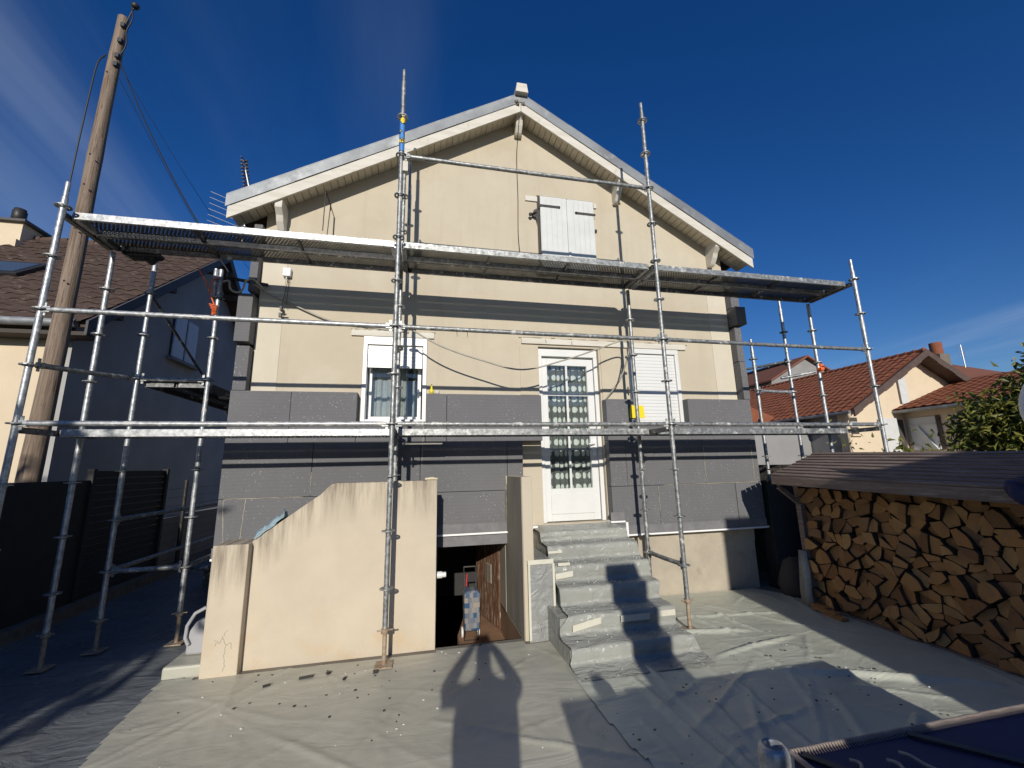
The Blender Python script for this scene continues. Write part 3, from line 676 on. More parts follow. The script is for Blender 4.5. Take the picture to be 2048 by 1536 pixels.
q = MB(); q.box(gx0,gx1,ya+.03,ya+.034,gz0,gz1); q.build('pane', glass, dr)
q = MB(); cxm = (gx0+gx1)/2-.01; q.box(cxm-.014,cxm+.014,ya+.008,ya+.022,gz0,gz1); q.build('glazing_bar', white_pvc, dr)
for zz in (2.68, 1.93):
    q = MB(); q.box(gx0,gx1,ya+.006,ya+.020,zz-.013,zz+.013); q.build('glazing_bar', white_pvc if zz > 2.5 else M('grey_bar', (.3,.3,.3), rough=.5, bst=0), dr)
q = MB(); q.box(2.60,2.635,ya-.012,ya-.001,1.83,2.06); q.tube([(2.617,ya-.01,2.0),(2.617,ya-.05,2.0),(2.53,ya-.05,2.0)], .009, 8); q.build('door_handle', white_strip, dr)
curtain('curtain', gx0-.02, gx1+.02, gz0-.04, gz1+.04, ya+.10, dots_m, dr, 5, .022, 5)
q = MB(); q.box(1.85,2.74,WY+.02,WY+.2,.96,.99); q.build('door_sill', concrete, house)
# --- gable shutters
q = MB(); q.box(1.90,2.80,WY-.004,WY+.002,4.42,5.70); q.build('recess_shade_sheet', dark_in, house)  # flat dark sheet standing in for the recess shade around the shutters
for k, (sx, hw) in enumerate(((2.145,.20),(2.575,.20))):
    q = MB(); q.box(sx-hw-.008,sx+hw+.008,WY-.05,WY-.028,4.50,5.665); sh = q.build('shutter', shutter_white, house, bevel=.004)
    for j in range(5):
        q = MB(); wd = (2*hw)/5; q.box(sx-hw+j*wd+.002, sx-hw+(j+1)*wd-.002, WY-.056, WY-.051, 4.54, 5.63); q.build('shutter_plank', shutter_white, sh, bevel=.0015)
    zh = 5.50 if k == 0 else 5.44
    q = MB(); hx0, hx1 = (sx-hw-.03, sx+.08) if k == 0 else (sx-.08, sx+hw+.03)
    q.box(hx0,hx1,WY-.064,WY-.057,zh-.018,zh+.018); q.lathe([(.001,0),(.022,0),(.022,.008),(.001,.008)], ((hx1 if k == 0 else hx0),WY-.057,zh), 10, (0,-1,0)); q.build('strap_hinge', dark_metal, sh)
q = MB(); q.box(2.345,2.385,WY-.070,WY-.051,4.50,5.64); q.build('cover_strip', shutter_white, house, bevel=.003)
q = MB(); q.tube([(1.87,WY-.002,5.38),(1.87,WY-.06,5.38),(1.79,WY-.07,5.33)], .011, 8); q.lathe([(.0,0),(.026,0),(.026,.02),(0,.02)], (1.78,WY-.055,5.33), 10, (0,-1,0)); q.prism([(1.84,5.42),(1.89,5.45),(1.89,5.20),(1.87,5.30),(1.80,5.335)], 'y', WY-.05, WY-.04); q.build('shutter_catch', dark_metal, house)
q = MB(); q.box(2.80,2.83,WY-.03,WY-.002,5.18,5.22); q.build('shutter_catch', dark_metal, house)
for x0, x1 in ((1.72,1.905),(2.80,2.85)):
    q = MB(); q.box(x0,x1,WY-.022,WY-.002,5.585,5.665); q.build('lintel_batten', white_paint, house, bevel=.003)
q = MB(); q.box(1.84,2.88,WY-.075,WY-.002,4.43,4.475); q.build('window_sill', concrete, house, bevel=.004)
# small fittings on the facade
q = MB(); q.box(-1.445,-1.355,WY-.065,WY-.002,4.105,4.215); jb = q.build('junction_box', white_pvc, house, bevel=.006)
q = MB(); q.tube([(-1.40,WY-.04,4.105),(-1.405,WY-.05,4.07),(-1.385,WY-.06,4.06)], .007, 6); q.build('cable_gland', white_pvc, jb)
q = MB(); q.tube([(-1.385,WY-.02,4.10),(-1.40,WY-.05,3.9),(-1.42,WY-.06,3.70)], .003, 5); q.tube([(-1.375,WY-.02,4.10),(-1.37,WY-.05,3.9),(-1.375,WY-.06,3.70)], .003, 5)
q.box(-1.43,-1.41,WY-.10,WY-.03,3.64,3.69); q.tube([(-1.43,WY-.06,3.60),(-1.36,WY-.06,3.60)], .01, 6); q.box(-1.44,-1.41,WY-.09,WY-.05,3.56,3.61); q.build('lamp_socket', dark_metal, house)
q = MB(); q.tube([(-.985,.95,5.27),(-1.0,1.0,4.72)], .006, 6); q.tube([(-.985,.95,5.27),(-.955,WY-.03,5.16)], .006, 6); q.tube([(-.955,WY-.005,5.10),(-.955,WY-.03,5.16),(-.90,WY-.03,5.0),(-.90,WY-.02,4.7)], .005, 6); q.build('hanging_rod', dark_metal, house)
for xx, zz in ((.72,3.50),(.86,3.49),(1.95,3.44),(2.33,3.43)):
    q = MB(); q.tube([(xx,WY,zz),(xx,WY-.03,zz),(xx+.004,WY-.035,zz-.05)], .003, 5); q.build('wall_hook', dark_metal, house)

# ------------------------------------------------------------------ cellar entrance walls
aw = thing('retaining_wall', (-.5, .3, 0), 'stained cream wall with sloping top and end pier by cellar entrance', 'wall')
b = MB(); poly = [(-1.23,-.02),(.455,-.02),(.455,1.605),(.34,1.605),(.338,1.592),(-.15,1.588),(-.52,1.59),(-.575,1.58),(-.61,1.545),(-.668,1.483),(-.72,1.45),(-1.23,1.085)]
b.prism(poly, 'y', .265, .45); o = b.build('wall_panel', apron_m, aw, bevel=.006)
b = MB(); b.box(-1.515,-1.225,.17,.52,-.02,1.075); o = b.build('pier', apron_m, aw, bevel=.008)
b = MB(); b.tube([(.33,.262,1.608),(.40,.266,1.612),(.456,.262,1.606)], [.012,.016,.01], 6); b.tube([(.02,.28,1.588),(.09,.28,1.592)], [.01,.006], 6); b.build('foam_bead', foam, aw)
cw = thing('stair_side_wall', (1.4, .6, 0), 'narrow cream wall with shaded side between cellar entrance and steps', 'wall')
b = MB(); b.box(1.335,1.345,.225,1.13,-.34,1.60); b.build('dim_side_face', side_m, cw)  # thin skin, its colour darkened for the dim side
b = MB(); b.box(1.345,1.455,.22,1.13,-.02,1.605); b.build('end_face', cream, cw, bevel=.006)
b = MB(); b.tube([(1.335,.99,1.60),(1.338,.985,1.50)], [.014,.010], 6); b.build('foam_bead', foam, cw)
ck = thing('wrapped_stair_cheek', (1.5, .2, 0), 'low stair cheek wrapped in clear plastic with taped edges', 'stair cheek')
b = MB(); n = 16; V = []; Fc = []
for j in range(n+1):
    for i in range(n+1): V.append((1.375+.27*i/n, .165+.018*float(fbm(np.array(i*.35), np.array(j*.22), 5)), .0+.76*j/n))
for j in range(n):
    for i in range(n): Fc.append((j*(n+1)+i, j*(n+1)+i+1, (j+1)*(n+1)+i+1, (j+1)*(n+1)+i))
b.add(V, Fc, True); b.build('film', film_wall, ck)
b = MB(); b.box(1.38,1.64,.20,.98,-.01,.755); b.build('core', film_wall, ck)
for x0, x1, z0, z1 in ((1.37,1.645,.725,.770),(1.372,1.395,.02,.725),(1.632,1.655,.30,.725)):
    q = MB(); q.box(x0,x1,.158,.163,z0,z1); q.build('tape_strip', tape, ck)
# wrapped kerb left of the pier, grey jug on it
kb = MB(); kb.box(-1.83,-1.52,.24,1.05,-.01,.10); kb.build('wrapped_kerb', film, bevel=.02, label='low step wrapped in plastic left of the cream pier', cat='kerb')
for pts_c in ([(-1.42,.30),(-1.38,.27),(-1.36,.31),(-1.33,.25),(-1.30,.27),(-1.28,.20)],[(-1.36,.31),(-1.345,.36),(-1.31,.37)],[(-1.33,.25),(-1.34,.17),(-1.325,.12),(-1.335,.02)],[(-1.40,.28),(-1.43,.24)]):
    q = MB(); q.tube([(x+g.normal(0,.004), .1688, z+g.normal(0,.004)) for x0_, x1_ in zip(pts_c[:-1], pts_c[1:]) for x, z in [(x0_[0]+(x1_[0]-x0_[0])*k_/4, x0_[1]+(x1_[1]-x0_[1])*k_/4) for k_ in range(4)]], .0009, 4); q.build('crack', dark_in, aw)
jg = thing('jug', (-1.70, .50, .13), 'grey plastic jug with loop handle half behind cream pier', 'jug')
b = MB(); b.prism([(-1.76,.0),(-1.53,.0),(-1.53,.24),(-1.62,.30),(-1.70,.27),(-1.76,.18)], 'y', .45, .56); o = b.build('body', plastic_grey, jg, bevel=.02); o.location.z = .105
b = MB(); b.tube([(-1.73,.43,.20),(-1.76,.43,.26),(-1.755,.43,.36),(-1.70,.43,.46),(-1.62,.44,.50)], .016, 8); b.build('handle', plastic_grey, jg)
rg = MB()
V = []; n = 14
for j in range(n):
    for i in range(n):
        u, v_ = i/(n-1)-.5, j/(n-1)-.5; xx = -1.10+.24*u; lz = 1.075+(xx+1.23)*.727
        V.append((xx, .33+.16*v_, lz+.006+.17*float(fbm(np.array(i*.7), np.array(j*.7), 77))**1.5*(1-3*v_*v_)))
rg.add(V, [(j*n+i, j*n+i+1, (j+1)*n+i+1, (j+1)*n+i) for j in range(n-1) for i in range(n-1)], True)
o = rg.build('rag', rag_blue, label='crumpled pale blue rag on the sloping wall top', cat='rag'); m_ = o.modifiers.new('s', 'SOLIDIFY'); m_.thickness = .006

# cellar door, open inwards
cdm = thing('cellar_door', (1.30, 1.5, FZ), 'old flaking brown plank cellar door standing open', 'door')
hd, fd = Vector((1.325,1.50,0)), Vector((1.125,2.26,0)); dd = (fd-hd).normalized(); dn = Vector((-dd.y, dd.x, 0)); dl = (fd-hd).length
for k in range(7):
    c = hd+dd*((k+.5)*dl/7); q = MB(); q.obox((c.x-dn.x*.002*(k % 2), c.y-dn.y*.002*(k % 2), (FZ+.03+.86)/2), (dd, dn, (0,0,1)), (dl/14-.0015, .015, (.86-FZ-.03)/2)); q.build('plank', door_wood, cdm, bevel=.002)
cl = hd+dd*(dl*.40)+dn*.019; q = MB(); q.obox((cl.x, cl.y, .30), (dd, dn, (0,0,1)), (.085, .004, .12)); lv = q.build('louvre', side_m, cdm)
for k in range(3):
    cl = hd+dd*(dl*.40-.05+k*.05)+dn*.026; q = MB(); q.obox((cl.x, cl.y, .30), (dd, dn, (0,0,1)), (.005, .003, .11)); q.build('louvre_bar', dark_metal, lv)
# shopping trolley
st = thing('shopping_trolley', (.93, 1.3, FZ), 'blue patchwork shopping trolley inside the cellar doorway', 'trolley')
b = MB(); b.prism([(.84,-.20),(1.02,-.20),(1.03,.20),(1.0,.245),(.86,.245),(.83,.20)], 'y', 1.20, 1.40); b.build('bag', plaid_m, st, bevel=.02)
b = MB()
for xx in (.855,1.005): b.tube([(xx,1.42,-.30),(xx,1.42,.38),(xx,1.50,.46)], .008, 6)
b.tube([(.855,1.50,.46),(1.005,1.50,.46)], .012, 8); b.tube([(.845,1.30,-.22),(.845,1.30,-.33),(1.015,1.30,-.33),(1.015,1.30,-.22)], .007, 6); b.build('frame', dark_metal, st)
for xx in (.83,1.03):
    b = MB(); b.lathe([(.02,-.012),(.06,-.012),(.065,0),(.06,.012),(.02,.012)], (xx,1.42,-.275), 16, (1,0,0)); b.build('wheel', white_pvc, st)
b = MB(); b.tube([(.856,1.215,.30),(.87,1.23,.44)], .010, 6); b.build('umbrella_handle', M('red_plastic', (.4,.02,.02), rough=.4, bst=0), st)
b = MB(); b.tube([(.455,.40,.64),(.52,.40,.64)], .034, 12); b.tube([(.52,.40,.64),(.56,.40,.64)], .026, 12); b.build('pvc_pipe', white_pvc, label='short white PVC pipe stub poking from the cream wall end', cat='pipe')

# ------------------------------------------------------------------ front steps under plastic
stairs = thing('front_steps', (2.15, .3, 0), 'six concrete steps up to the white front door', 'steps')
NOSE = [(-.49,.165),(-.235,.335),(.02,.505),(.215,.675),(.42,.835),(.66,.955)]; SX0, SX1 = 1.66, 2.74
for k, (yn, zt) in enumerate(NOSE):
    y1 = NOSE[k+1][0]+.03 if k < 5 else 1.13
    q = MB(); q.box(SX0+.02-(.11 if k < 2 else 0), SX1-.02, yn+.02, 1.12, (NOSE[k-1][1] if k else 0)-.012, zt-.014); q.build('step', film_step, stairs)
prof = [(-.72,.016),(-.62,.022),(-.53,.036)]
for k, (yn, zt) in enumerate(NOSE):
    zlow = NOSE[k-1][1] if k else .015
    prof += [(yn-.012+.006, zlow+.03+.01), (yn-.012, zlow+.06), (yn-.014, zt-.05), (yn-.012, zt-.012), (yn+.006, zt+.006), (yn+.05, zt+.006)]
    yn2 = NOSE[k+1][0] if k < 5 else 1.10
    prof += [(yn2-.06, zt+.007), (yn2-.02, zt+.018)]
pl = []
for (a, b_) in zip(prof[:-1], prof[1:]):
    m_ = max(1, int(math.hypot(b_[0]-a[0], b_[1]-a[1])/.02))
    for i in range(m_): pl.append((a[0]+(b_[0]-a[0])*i/m_, a[1]+(b_[1]-a[1])*i/m_))
pl.append(prof[-1]); P = np.array(pl); nx = 90
tt = np.linspace(0, 1, nx)
V = []; Fc = []
sarc = np.concatenate([[0], np.cumsum(np.hypot(*np.diff(P, axis=0).T))])
for i in range(nx):
    x = np.full(len(P), SX0 + (SX1-SX0)*tt[i])
    spread = .10*np.clip((.345-P[:,1])/.1, 0, 1); x = x - spread*(1-tt[i])*(1) + .06*tt[i]*np.clip((.2-P[:,1])/.15, 0, 1)
    nfold = .020*(fbm(x*4.5+sarc*1.5, sarc*7, 31)-.5) + .016*(.25-np.abs(vn(x*5+sarc*4, sarc*9-x*2, 35)-.5)) + .008*(.25-np.abs(vn(x*13-sarc*6, sarc*17+x*4, 36)-.5))
    rag = .03*(vn(sarc*6, sarc*0+i*.0, 60)-.5)*(tt[i] > .96) - .03*(vn(sarc*6, sarc*0, 61)-.5)*(tt[i] < .04)
    for k in range(len(P)): V.append((x[k]+rag[k], P[k,0]-abs(nfold[k])*.8, P[k,1]+nfold[k]*.7+.006))
m_ = len(P)
for i in range(nx-1):
    for k in range(m_-1): Fc.append((i*m_+k, (i+1)*m_+k, (i+1)*m_+k+1, i*m_+k+1))
b = MB(); b.add(V, Fc, True); b.build('stair_film', film_step, label='crinkled grey plastic film draped and taped over the steps', cat='plastic film', group=None)
for x0, x1, yn, z0, z1, tl in ((1.67,1.86,.195,.56,.615,.02),(1.67,1.95,-.262,.22,.275,.05),(2.52,2.72,-.262,.275,.325,.0),(2.15,2.45,-.262,.262,.318,0),(1.66,1.82,.40,.775,.80,0),(1.70,1.83,.19,.69,.72,0)):
    q = MB(); q.add([(x0,yn-.014,z0),(x1,yn-.014,z0+tl),(x1,yn-.014,z1+tl),(x0,yn-.014,z1)], [(0,1,2,3)]); q.add([(x0,yn-.016,z0),(x1,yn-.016,z0+tl),(x1,yn-.016,z1+tl),(x0,yn-.016,z1)], [(0,1,2,3)])
    q.build('tape_strip', tape, stairs)

# ------------------------------------------------------------------ scaffolding
def ring_mesh():
    b = MB(); n = 16; ro, ri, h = .062, .044, .005
    vs = []
    for z in (-h, h):
        for r in (ri, ro):
            vs += [(r*math.cos(2*math.pi*k/n), r*math.sin(2*math.pi*k/n), z) for k in range(n)]
    fs = []
    for k in range(n):
        k2 = (k+1) % n
        fs += [(k,n+k,n+k2,k2), (2*n+k,2*n+k2,3*n+k2,3*n+k), (n+k,3*n+k,3*n+k2,n+k2), (k,k2,2*n+k2,2*n+k)]
    b.add(vs, fs)
    for k in range(4):
        a = k*math.pi/2+math.pi/4; c = Vector((math.cos(a), math.sin(a), 0)); b.obox(c*.034, (c, (-c.y, c.x, 0), (0,0,1)), (.013, .008, h))
    b.tube([(0,0,-.02),(0,0,.02)], .0265, 12, False)
    return b.mesh('rosette', galv)
RING = ring_mesh()
RZ = [6.15-.5*k for k in range(12)]
def standard(root, x, y, z0, z1, mat=galv, zo=0, top_spigot=True, lean=(0,0), rz=RZ):
    b = MB(); b.tube([(x,y,max(z0,.32)),(x+lean[0]*.5,y,(z0+z1)/2),(x+lean[0],y+lean[1],z1)], .0242, 14)
    if top_spigot: b.tube([(x+lean[0],y+lean[1],z1),(x+lean[0],y+lean[1],z1+.16)], .0195, 12)
    s = b.build('standard', mat, root)
    for z in rz:
        z += zo
        if z0+.1 < z < z1+.02:
            f = (z-z0)/(z1-z0); inst('rosette', RING, Matrix.Translation((x+lean[0]*f, y+lean[1]*f, z)) @ Matrix.Rotation(random.uniform(0,.3), 4, 'Z'), s)
    if z0 < .2:
        b = MB(); b.tube([(x,y,.012),(x,y,.36)], .019, 12); b.lathe([(.02,0),(.035,0),(.035,.035),(.02,.035)], (x,y,.28), 10); b.tube([(x-.07,y,.30),(x+.07,y,.305)], .007, 6); b.build('base_jack', rust, root)
        b = MB(); b.box(x-.075,x+.075,y-.075,y+.075,.0,.012); o = b.build('base_plate', rust, root, bevel=.004); o.location.z = .018
    return s
def ledger(root, p0, p1, mat=galv, r=.0242, heads=True, name='ledger'):
    p0, p1 = Vector(p0), Vector(p1); d = (p1-p0).normalized(); a = p0+d*.05; c = p1-d*.05
    b = MB(); mid = (a+c)/2; b.tube([a, mid+Vector((0,0,-.004)), c], r, 12)
    if heads:
        for q, s in ((a, 1), (c, -1)):
            b.beam(q-d*s*.012, q+d*s*.045, .034, .052); b.beam(q+Vector((0,0,.062)), q-Vector((0,0,.055)), .009, .022, d)
    return b.build(name, mat, root)
def deck(root, x0, x1, y0, y1, z, along='x', mat=galv_b):
    wd = (y1-y0) if along == 'x' else (x1-x0)
    b = MB(); h = .066; t = .006
    def bx(a0,a1,c0,c1,z0,z1):
        (b.box(a0,a1,c0,c1,z0,z1) if along == 'x' else b.box(c0,c1,a0,a1,z0,z1))
    A0, A1, C0, C1 = (x0,x1,y0,y1) if along == 'x' else (y0,y1,x0,x1)
    bx(A0,A1,C0,C0+t,z-h,z+.002); bx(A0,A1,C1-t,C1,z-h,z+.002); bx(A0,A1,C0+t,C0+.03,z-h,z-h+.005); bx(A0,A1,C1-.03,C1-t,z-h,z-h+.005)
    bx(A0-.02,A0+.03,C0+.02,C1-.02,z-h,z-.004); bx(A1-.03,A1+.02,C0+.02,C1-.02,z-h,z-.004)
    dk = b.build('deck', mat, root)
    b = MB(); bx_ = (A0+.03,A1-.03,C0+t,C1-t)
    if along == 'x': b.add([(bx_[0],bx_[2],z),(bx_[1],bx_[2],z),(bx_[1],bx_[3],z),(bx_[0],bx_[3],z)], [(0,1,2,3)])
    else: b.add([(bx_[2],bx_[0],z),(bx_[3],bx_[0],z),(bx_[3],bx_[1],z),(bx_[2],bx_[1],z)], [(0,1,2,3)])
    zz = z-.0046
    if along == 'x': b.add([(bx_[0],bx_[2],zz),(bx_[1],bx_[2],zz),(bx_[1],bx_[3],zz),(bx_[0],bx_[3],zz)], [(0,1,2,3)])
    else: b.add([(bx_[2],bx_[0],zz),(bx_[3],bx_[0],zz),(bx_[3],bx_[1],zz),(bx_[2],bx_[1],zz)], [(0,1,2,3)])
    b.build('perforated_sheet', perf, dk)
    for f in (.33, .66):
        c = A0+(A1-A0)*f; b = MB(); sv = b
        if along == 'x': b.box(c-.012,c+.012,C0+t,C1-t,z-.045,z-.006)
        else: b.box(C0+t,C1-t,c-.012,c+.012,z-.045,z-.006)
        b.build('stiffener', galv_d, dk)
    return dk
PX = [-3.015, 0.0, 3.045, 6.07]; QY = .7284
fs = thing('front_scaffold', (1.5, .36, 0), 'galvanised modular scaffold with two deck levels across the house front', 'scaffold')
standard(fs, PX[0], 0, 0, 4.24, galv_b, lean=(.03,0)); standard(fs, PX[1], 0, 0, 6.13); standard(fs, PX[2], 0, 0, 6.26); standard(fs, PX[3], 0, 0, 4.28, galv_b)
standard(fs, PX[0], QY, 0, 4.08, galv_b, top_spigot=False); standard(fs, PX[1], QY, 0, 5.62, top_spigot=True); standard(fs, PX[2], QY, .2, 4.08, top_spigot=False); standard(fs, PX[3], QY, 0, 4.08, galv_b, top_spigot=False)
for i in range(3):
    for z in (3.15, 2.15): ledger(fs, (PX[i],0,z), (PX[i+1],0,z), galv if i else galv_b)
    deck(fs, PX[i]+.05, PX[i+1]-.05, .085, .39, 4.15, 'x', galv if i else galv_b); deck(fs, PX[i]+.05, PX[i+1]-.05, .40, .705, 4.15, 'x', galv_d); deck(fs, PX[i]+.05, PX[i+1]-.05, .405, .71, 2.135, 'x', galv if i else galv_b)
ledger(fs, (PX[1],0,5.15), (PX[2],0,5.15))
for x in PX:
    for z in (4.15, 2.15):
        b = MB(); b.beam((x,.05,z-.05),(x,QY-.05,z-.05),.045,.05); b.build('transom', galv_d, fs)
ledger(fs, (PX[2],0,.65), (PX[2],QY,.65), name='transom')
# wrapped tape on the second post, foam blob, clamp, wedge blocks
b = MB(); b.tube([(0,0,5.20),(0,0,5.42),(0,0,5.64)], [.030,.031,.029], 14); b.build('marking_tape', tape_m, fs)
b = MB()
for k in range(10): crumb(b, .03+g.normal(0,.02), .4+g.normal(0,.02), 3.02+g.normal(0,.03), .03, .9)
b.build('foam_blob', foam, fs)
b = MB(); b.box(.02,.10,-.03,.02,2.60,2.72); 
b = MB(); b.box(.09,.52,.62,.70,1.985,2.005); b.build('side_board', white_paint, fs)
ledger(fs, (.075,.62,4.62), (.075,.62,5.62), galv, .017, False, 'post_extension')
b = MB(); b.box(.02,.075,-.028,.028,4.95,5.07); b.build('sign_plate', white_paint, fs)
# left flank scaffold
LZ = [z+.1067 for z in RZ]
ls = thing('left_flank_scaffold', (-2.45, 2.6, 0), 'galvanised scaffold bay along the shaded left flank of the house', 'scaffold')
CX, CY, DX, DY = -2.802, 1.056, -2.115, 1.072
standard(ls, CX, CY, 0, 4.10, galv_b, top_spigot=True, rz=LZ); standard(ls, DX, DY, 0, 4.12, galv_b, top_spigot=False, rz=LZ)
standard(ls, CX, CY+3.07, 0, 4.60, galv_d, rz=LZ); standard(ls, DX, DY+3.07, 0, 4.60, galv_d, rz=LZ)
b = MB(); b.tube([(DX-.05,DY-.01,3.75),(DX-.05,DY-.01,4.12)], .0242, 12); b.build('post_extension', galv_b, ls)
for z in (.757, 2.757): ledger(ls, (CX,CY,z), (DX,DY,z), galv, name='transom')
ledger(ls, (CX,CY,2.757), (CX,CY+3.07,2.757), galv_d); ledger(ls, (CX,CY,1.257), (CX,CY+3.07,1.257), galv); ledger(ls, (CX,CY,.757), (CX,CY+3.07,.757), galv)
ledger(ls, (DX,DY,.757), (DX,DY+3.07,.757), galv)
ledger(ls, (CX,CY,3.757), (CX,CY+3.07,2.30), galv_d, .017, False, 'diagonal_brace')
ledger(ls, (PX[0]+.02,.03,2.66), (CX-.02,CY,2.757), galv)
deck(ls, CX+.05, CX+.36, CY+.06, CY+3.0, 2.74, 'y', galv_d); deck(ls, CX+.37, DX-.02, CY+.06, CY+3.0, 2.74, 'y', galv_d)
# right flank scaffold
rs = thing('right_flank_scaffold', (5.7, 2.7, 0), 'galvanised scaffold bay on the right flank beyond the firewood store', 'scaffold')
for (x, y, zt) in ((5.35,1.16,3.45),(6.08,1.235,4.20),(5.35,4.2,3.45),(6.08,4.27,3.45)): standard(rs, x, y, 0, zt, galv_b if y < 2 else galv_d, rz=[z+.14 for z in RZ])
ledger(rs, (5.35,1.16,2.79), (6.08,1.235,2.79), galv_b, name='transom'); ledger(rs, (6.08,1.235,3.29), (6.08,4.27,3.29), galv_d); ledger(rs, (5.35,1.16,2.29), (5.35,4.2,2.29), galv_d)
ledger(rs, (6.08,1.235,3.30), (5.35,1.9,3.22), galv_d, .02, False, 'diagonal_brace')
ledger(fs, (PX[3],QY,3.02), (PX[3]-.55,QY+.2,2.93), galv, .02, False, 'link_tube')
b = MB()
for k in range(12): crumb(b, PX[3]+g.normal(0,.025), QY-.03+g.normal(0,.02), 3.03+g.normal(0,.03), .035, .9)
b.build('orange_tie', orange_m, fs)
b = MB()
rp = [(-2.30,.95,4.06),(-2.22,1.0,3.9),(-2.17,1.03,3.75),(-2.13,1.03,3.66)]; b.tube(rp, .008, 6); b.tube([(-2.11,1.03,4.0),(-2.17,1.03,3.98),(-2.19,1.03,3.9),(-2.16,1.03,3.8)], .008, 6)
for k in range(6): b.tube([(-2.18+.01*k,1.02,3.66-.02*k),(-2.10,1.03,3.65-.02*k),(-2.15,1.045,3.60-.012*k)], .008, 5)
b.build('orange_rope', orange_m, label='orange rope knotted round the left flank scaffold post', cat='rope')
b = MB(); b.prism([(-2.93,4.09),(-2.56,4.09),(-2.58,4.05),(-2.63,4.04),(-2.655,3.99),(-2.71,4.0),(-2.72,4.035),(-2.85,4.03),(-2.92,4.06)], 'y', .695, .80)
b.build('rolled_netting', black_rubber, label='dark folded netting hanging under the left end of the upper deck', cat='netting', bevel=.01)
b = MB(); b.prism([(3.075,2.335),(3.295,2.335),(3.285,2.49),(3.265,2.51),(3.11,2.51),(3.085,2.49)], 'y', .975, .995); b.build('yellow_trowel_board', yellow_m, label='yellow plastic plate leaning against the closed roller shutter', cat='plate')
b = MB(); b.lathe([(.0,0),(.025,0),(.027,.04),(.012,.07),(.008,.12),(0,.12)], (.40,1.05,2.638), 10); b.build('glue_bottle', yellow_m, label='small yellow bottle standing on the insulation board', cat='bottle')
b = MB(); b.lathe([(.0,0),(.03,0),(.03,.04),(0,.04)], (.47,1.06,2.638), 12); b.build('tape_roll', tape, label='small cream tape roll on the insulation board', cat='tape roll')

# ------------------------------------------------------------------ cables
def cable(name, pts, r, mat, label, n=24, cat='cable', group=None):
    b = MB(); b.tube(pts, r, 6); return b.build(name, mat, label=label, cat=cat, group=group)
def sag(p0, p1, s, n=20):
    p0, p1 = Vector(p0), Vector(p1); return [p0.lerp(p1, k/n) - Vector((0,0,s*4*(k/n)*(1-k/n))) for k in range(n+1)]
def spl(pts, n=8):
    P = [Vector(p) for p in pts]; P = [2*P[0]-P[1]]+P+[2*P[-1]-P[-2]]; o = []
    for i in range(1, len(P)-2):
        for k in range(n):
            t = k/n; a, b_, c, d = P[i-1:i+3]
            o.append(.5*((2*b_)+(c-a)*t+(2*a-5*b_+4*c-d)*t*t+(3*b_-a-3*c+d)*t**3))
    return o+[P[-2]]
cable('hanging_cable', spl([(.10,.76,3.40),(.5,.72,3.17),(.975,.70,3.01),(1.5,.69,2.90),(2.08,.70,3.05),(2.55,.72,3.22),(2.93,.75,3.36),(3.03,.76,3.30),(2.95,.9,2.9),(2.80,1.09,2.62)]), .0105, grey_cable, 'grey cable slung between posts in front of the door')
cable('facade_cable', spl([(-1.72,1.02,3.94),(-1.62,1.08,3.88),(-1.3,1.10,3.74),(-.9,1.11,3.57),(-.6,1.115,3.52),(-.2,1.115,3.48),(.1,1.10,3.45)]), .011, grey_cable, 'grey cable running along the facade towards the left window')
cable('apex_wire', spl([(1.60,.87,6.78),(1.603,1.10,6.3),(1.61,1.125,5.6),(1.60,1.12,5.0),(1.63,1.125,4.6),(1.66,1.12,4.28)]), .0055, black_rubber, 'thin dark wire hanging down the gable from the apex')
ar = thing('cable_bracket', (-1.75, 1.0, 3.98), 'metal arm with black insulator at the left house corner', 'bracket')
b = MB(); b.beam((-2.0,.98,3.985),(-1.60,1.10,3.975),.03,.03); b.build('arm', dark_metal, ar)
b = MB(); b.lathe([(0,-.03),(.03,-.03),(.045,0),(.03,.03),(.03,.05),(0,.06)], (-1.97,.97,4.0), 10); b.build('insulator', black_rubber, ar)
b = MB(); b.tube(spl([(-2.05,.98,3.93),(-1.98,.97,3.94),(-1.95,.96,3.84),(-1.88,.96,3.80),(-1.82,.96,3.84),(-1.80,.97,3.95),(-1.74,.98,3.99),(-1.68,1.0,3.95),(-1.62,1.05,3.88)]), .012, 8); b.build('cable_loop', grey_cable, ar)

# ------------------------------------------------------------------ utility pole and wires
pole = thing('utility_pole', (-4.6, 2.38, 0), 'tall weathered wooden utility pole at the left of the yard', 'utility pole')
b = MB(); pts = []; rr = []
for k in range(25):
    t = k/24; pts.append((-4.6+.02*math.sin(5*t), 2.36+.15*t, 9.05*t)); rr.append(.124-.050*t+.002*math.sin(37*t)+.0015*math.sin(91*t))
b.tube(pts, rr, 18); b.build('shaft', pole_wood, pole)
b = MB(); b.tube([(-4.56,2.48,8.9),(-4.50,2.46,9.10),(-4.46,2.45,9.24)], .012, 6); b.lathe([(0,-.04),(.03,-.04),(.055,-.01),(.055,.03),(.03,.05),(0,.055)], (-4.45,2.45,9.26), 10); b.build('insulator', black_rubber, pole)
b = MB(); b.tube(spl([(-4.47,2.42,9.2),(-4.42,2.40,8.95),(-4.47,2.40,8.7),(-4.44,2.40,8.45),(-4.49,2.4,8.25),(-4.53,2.38,8.2)]), .010, 6)
for zz in (8.75, 8.45, 8.16, 8.0): b.box(-4.545,-4.49,2.36,2.43,zz,zz+.07)
b.build('cable_clamps', black_rubber, pole)
b = MB(); b.tube(spl([(-4.68,2.40,8.2),(-4.735,2.36,7.95),(-4.75,2.35,7.2),(-4.755,2.34,6.2),(-4.75,2.33,5.2),(-4.74,2.31,4.4)]), .011, 6); b.build('riser_cable', black_rubber, pole)
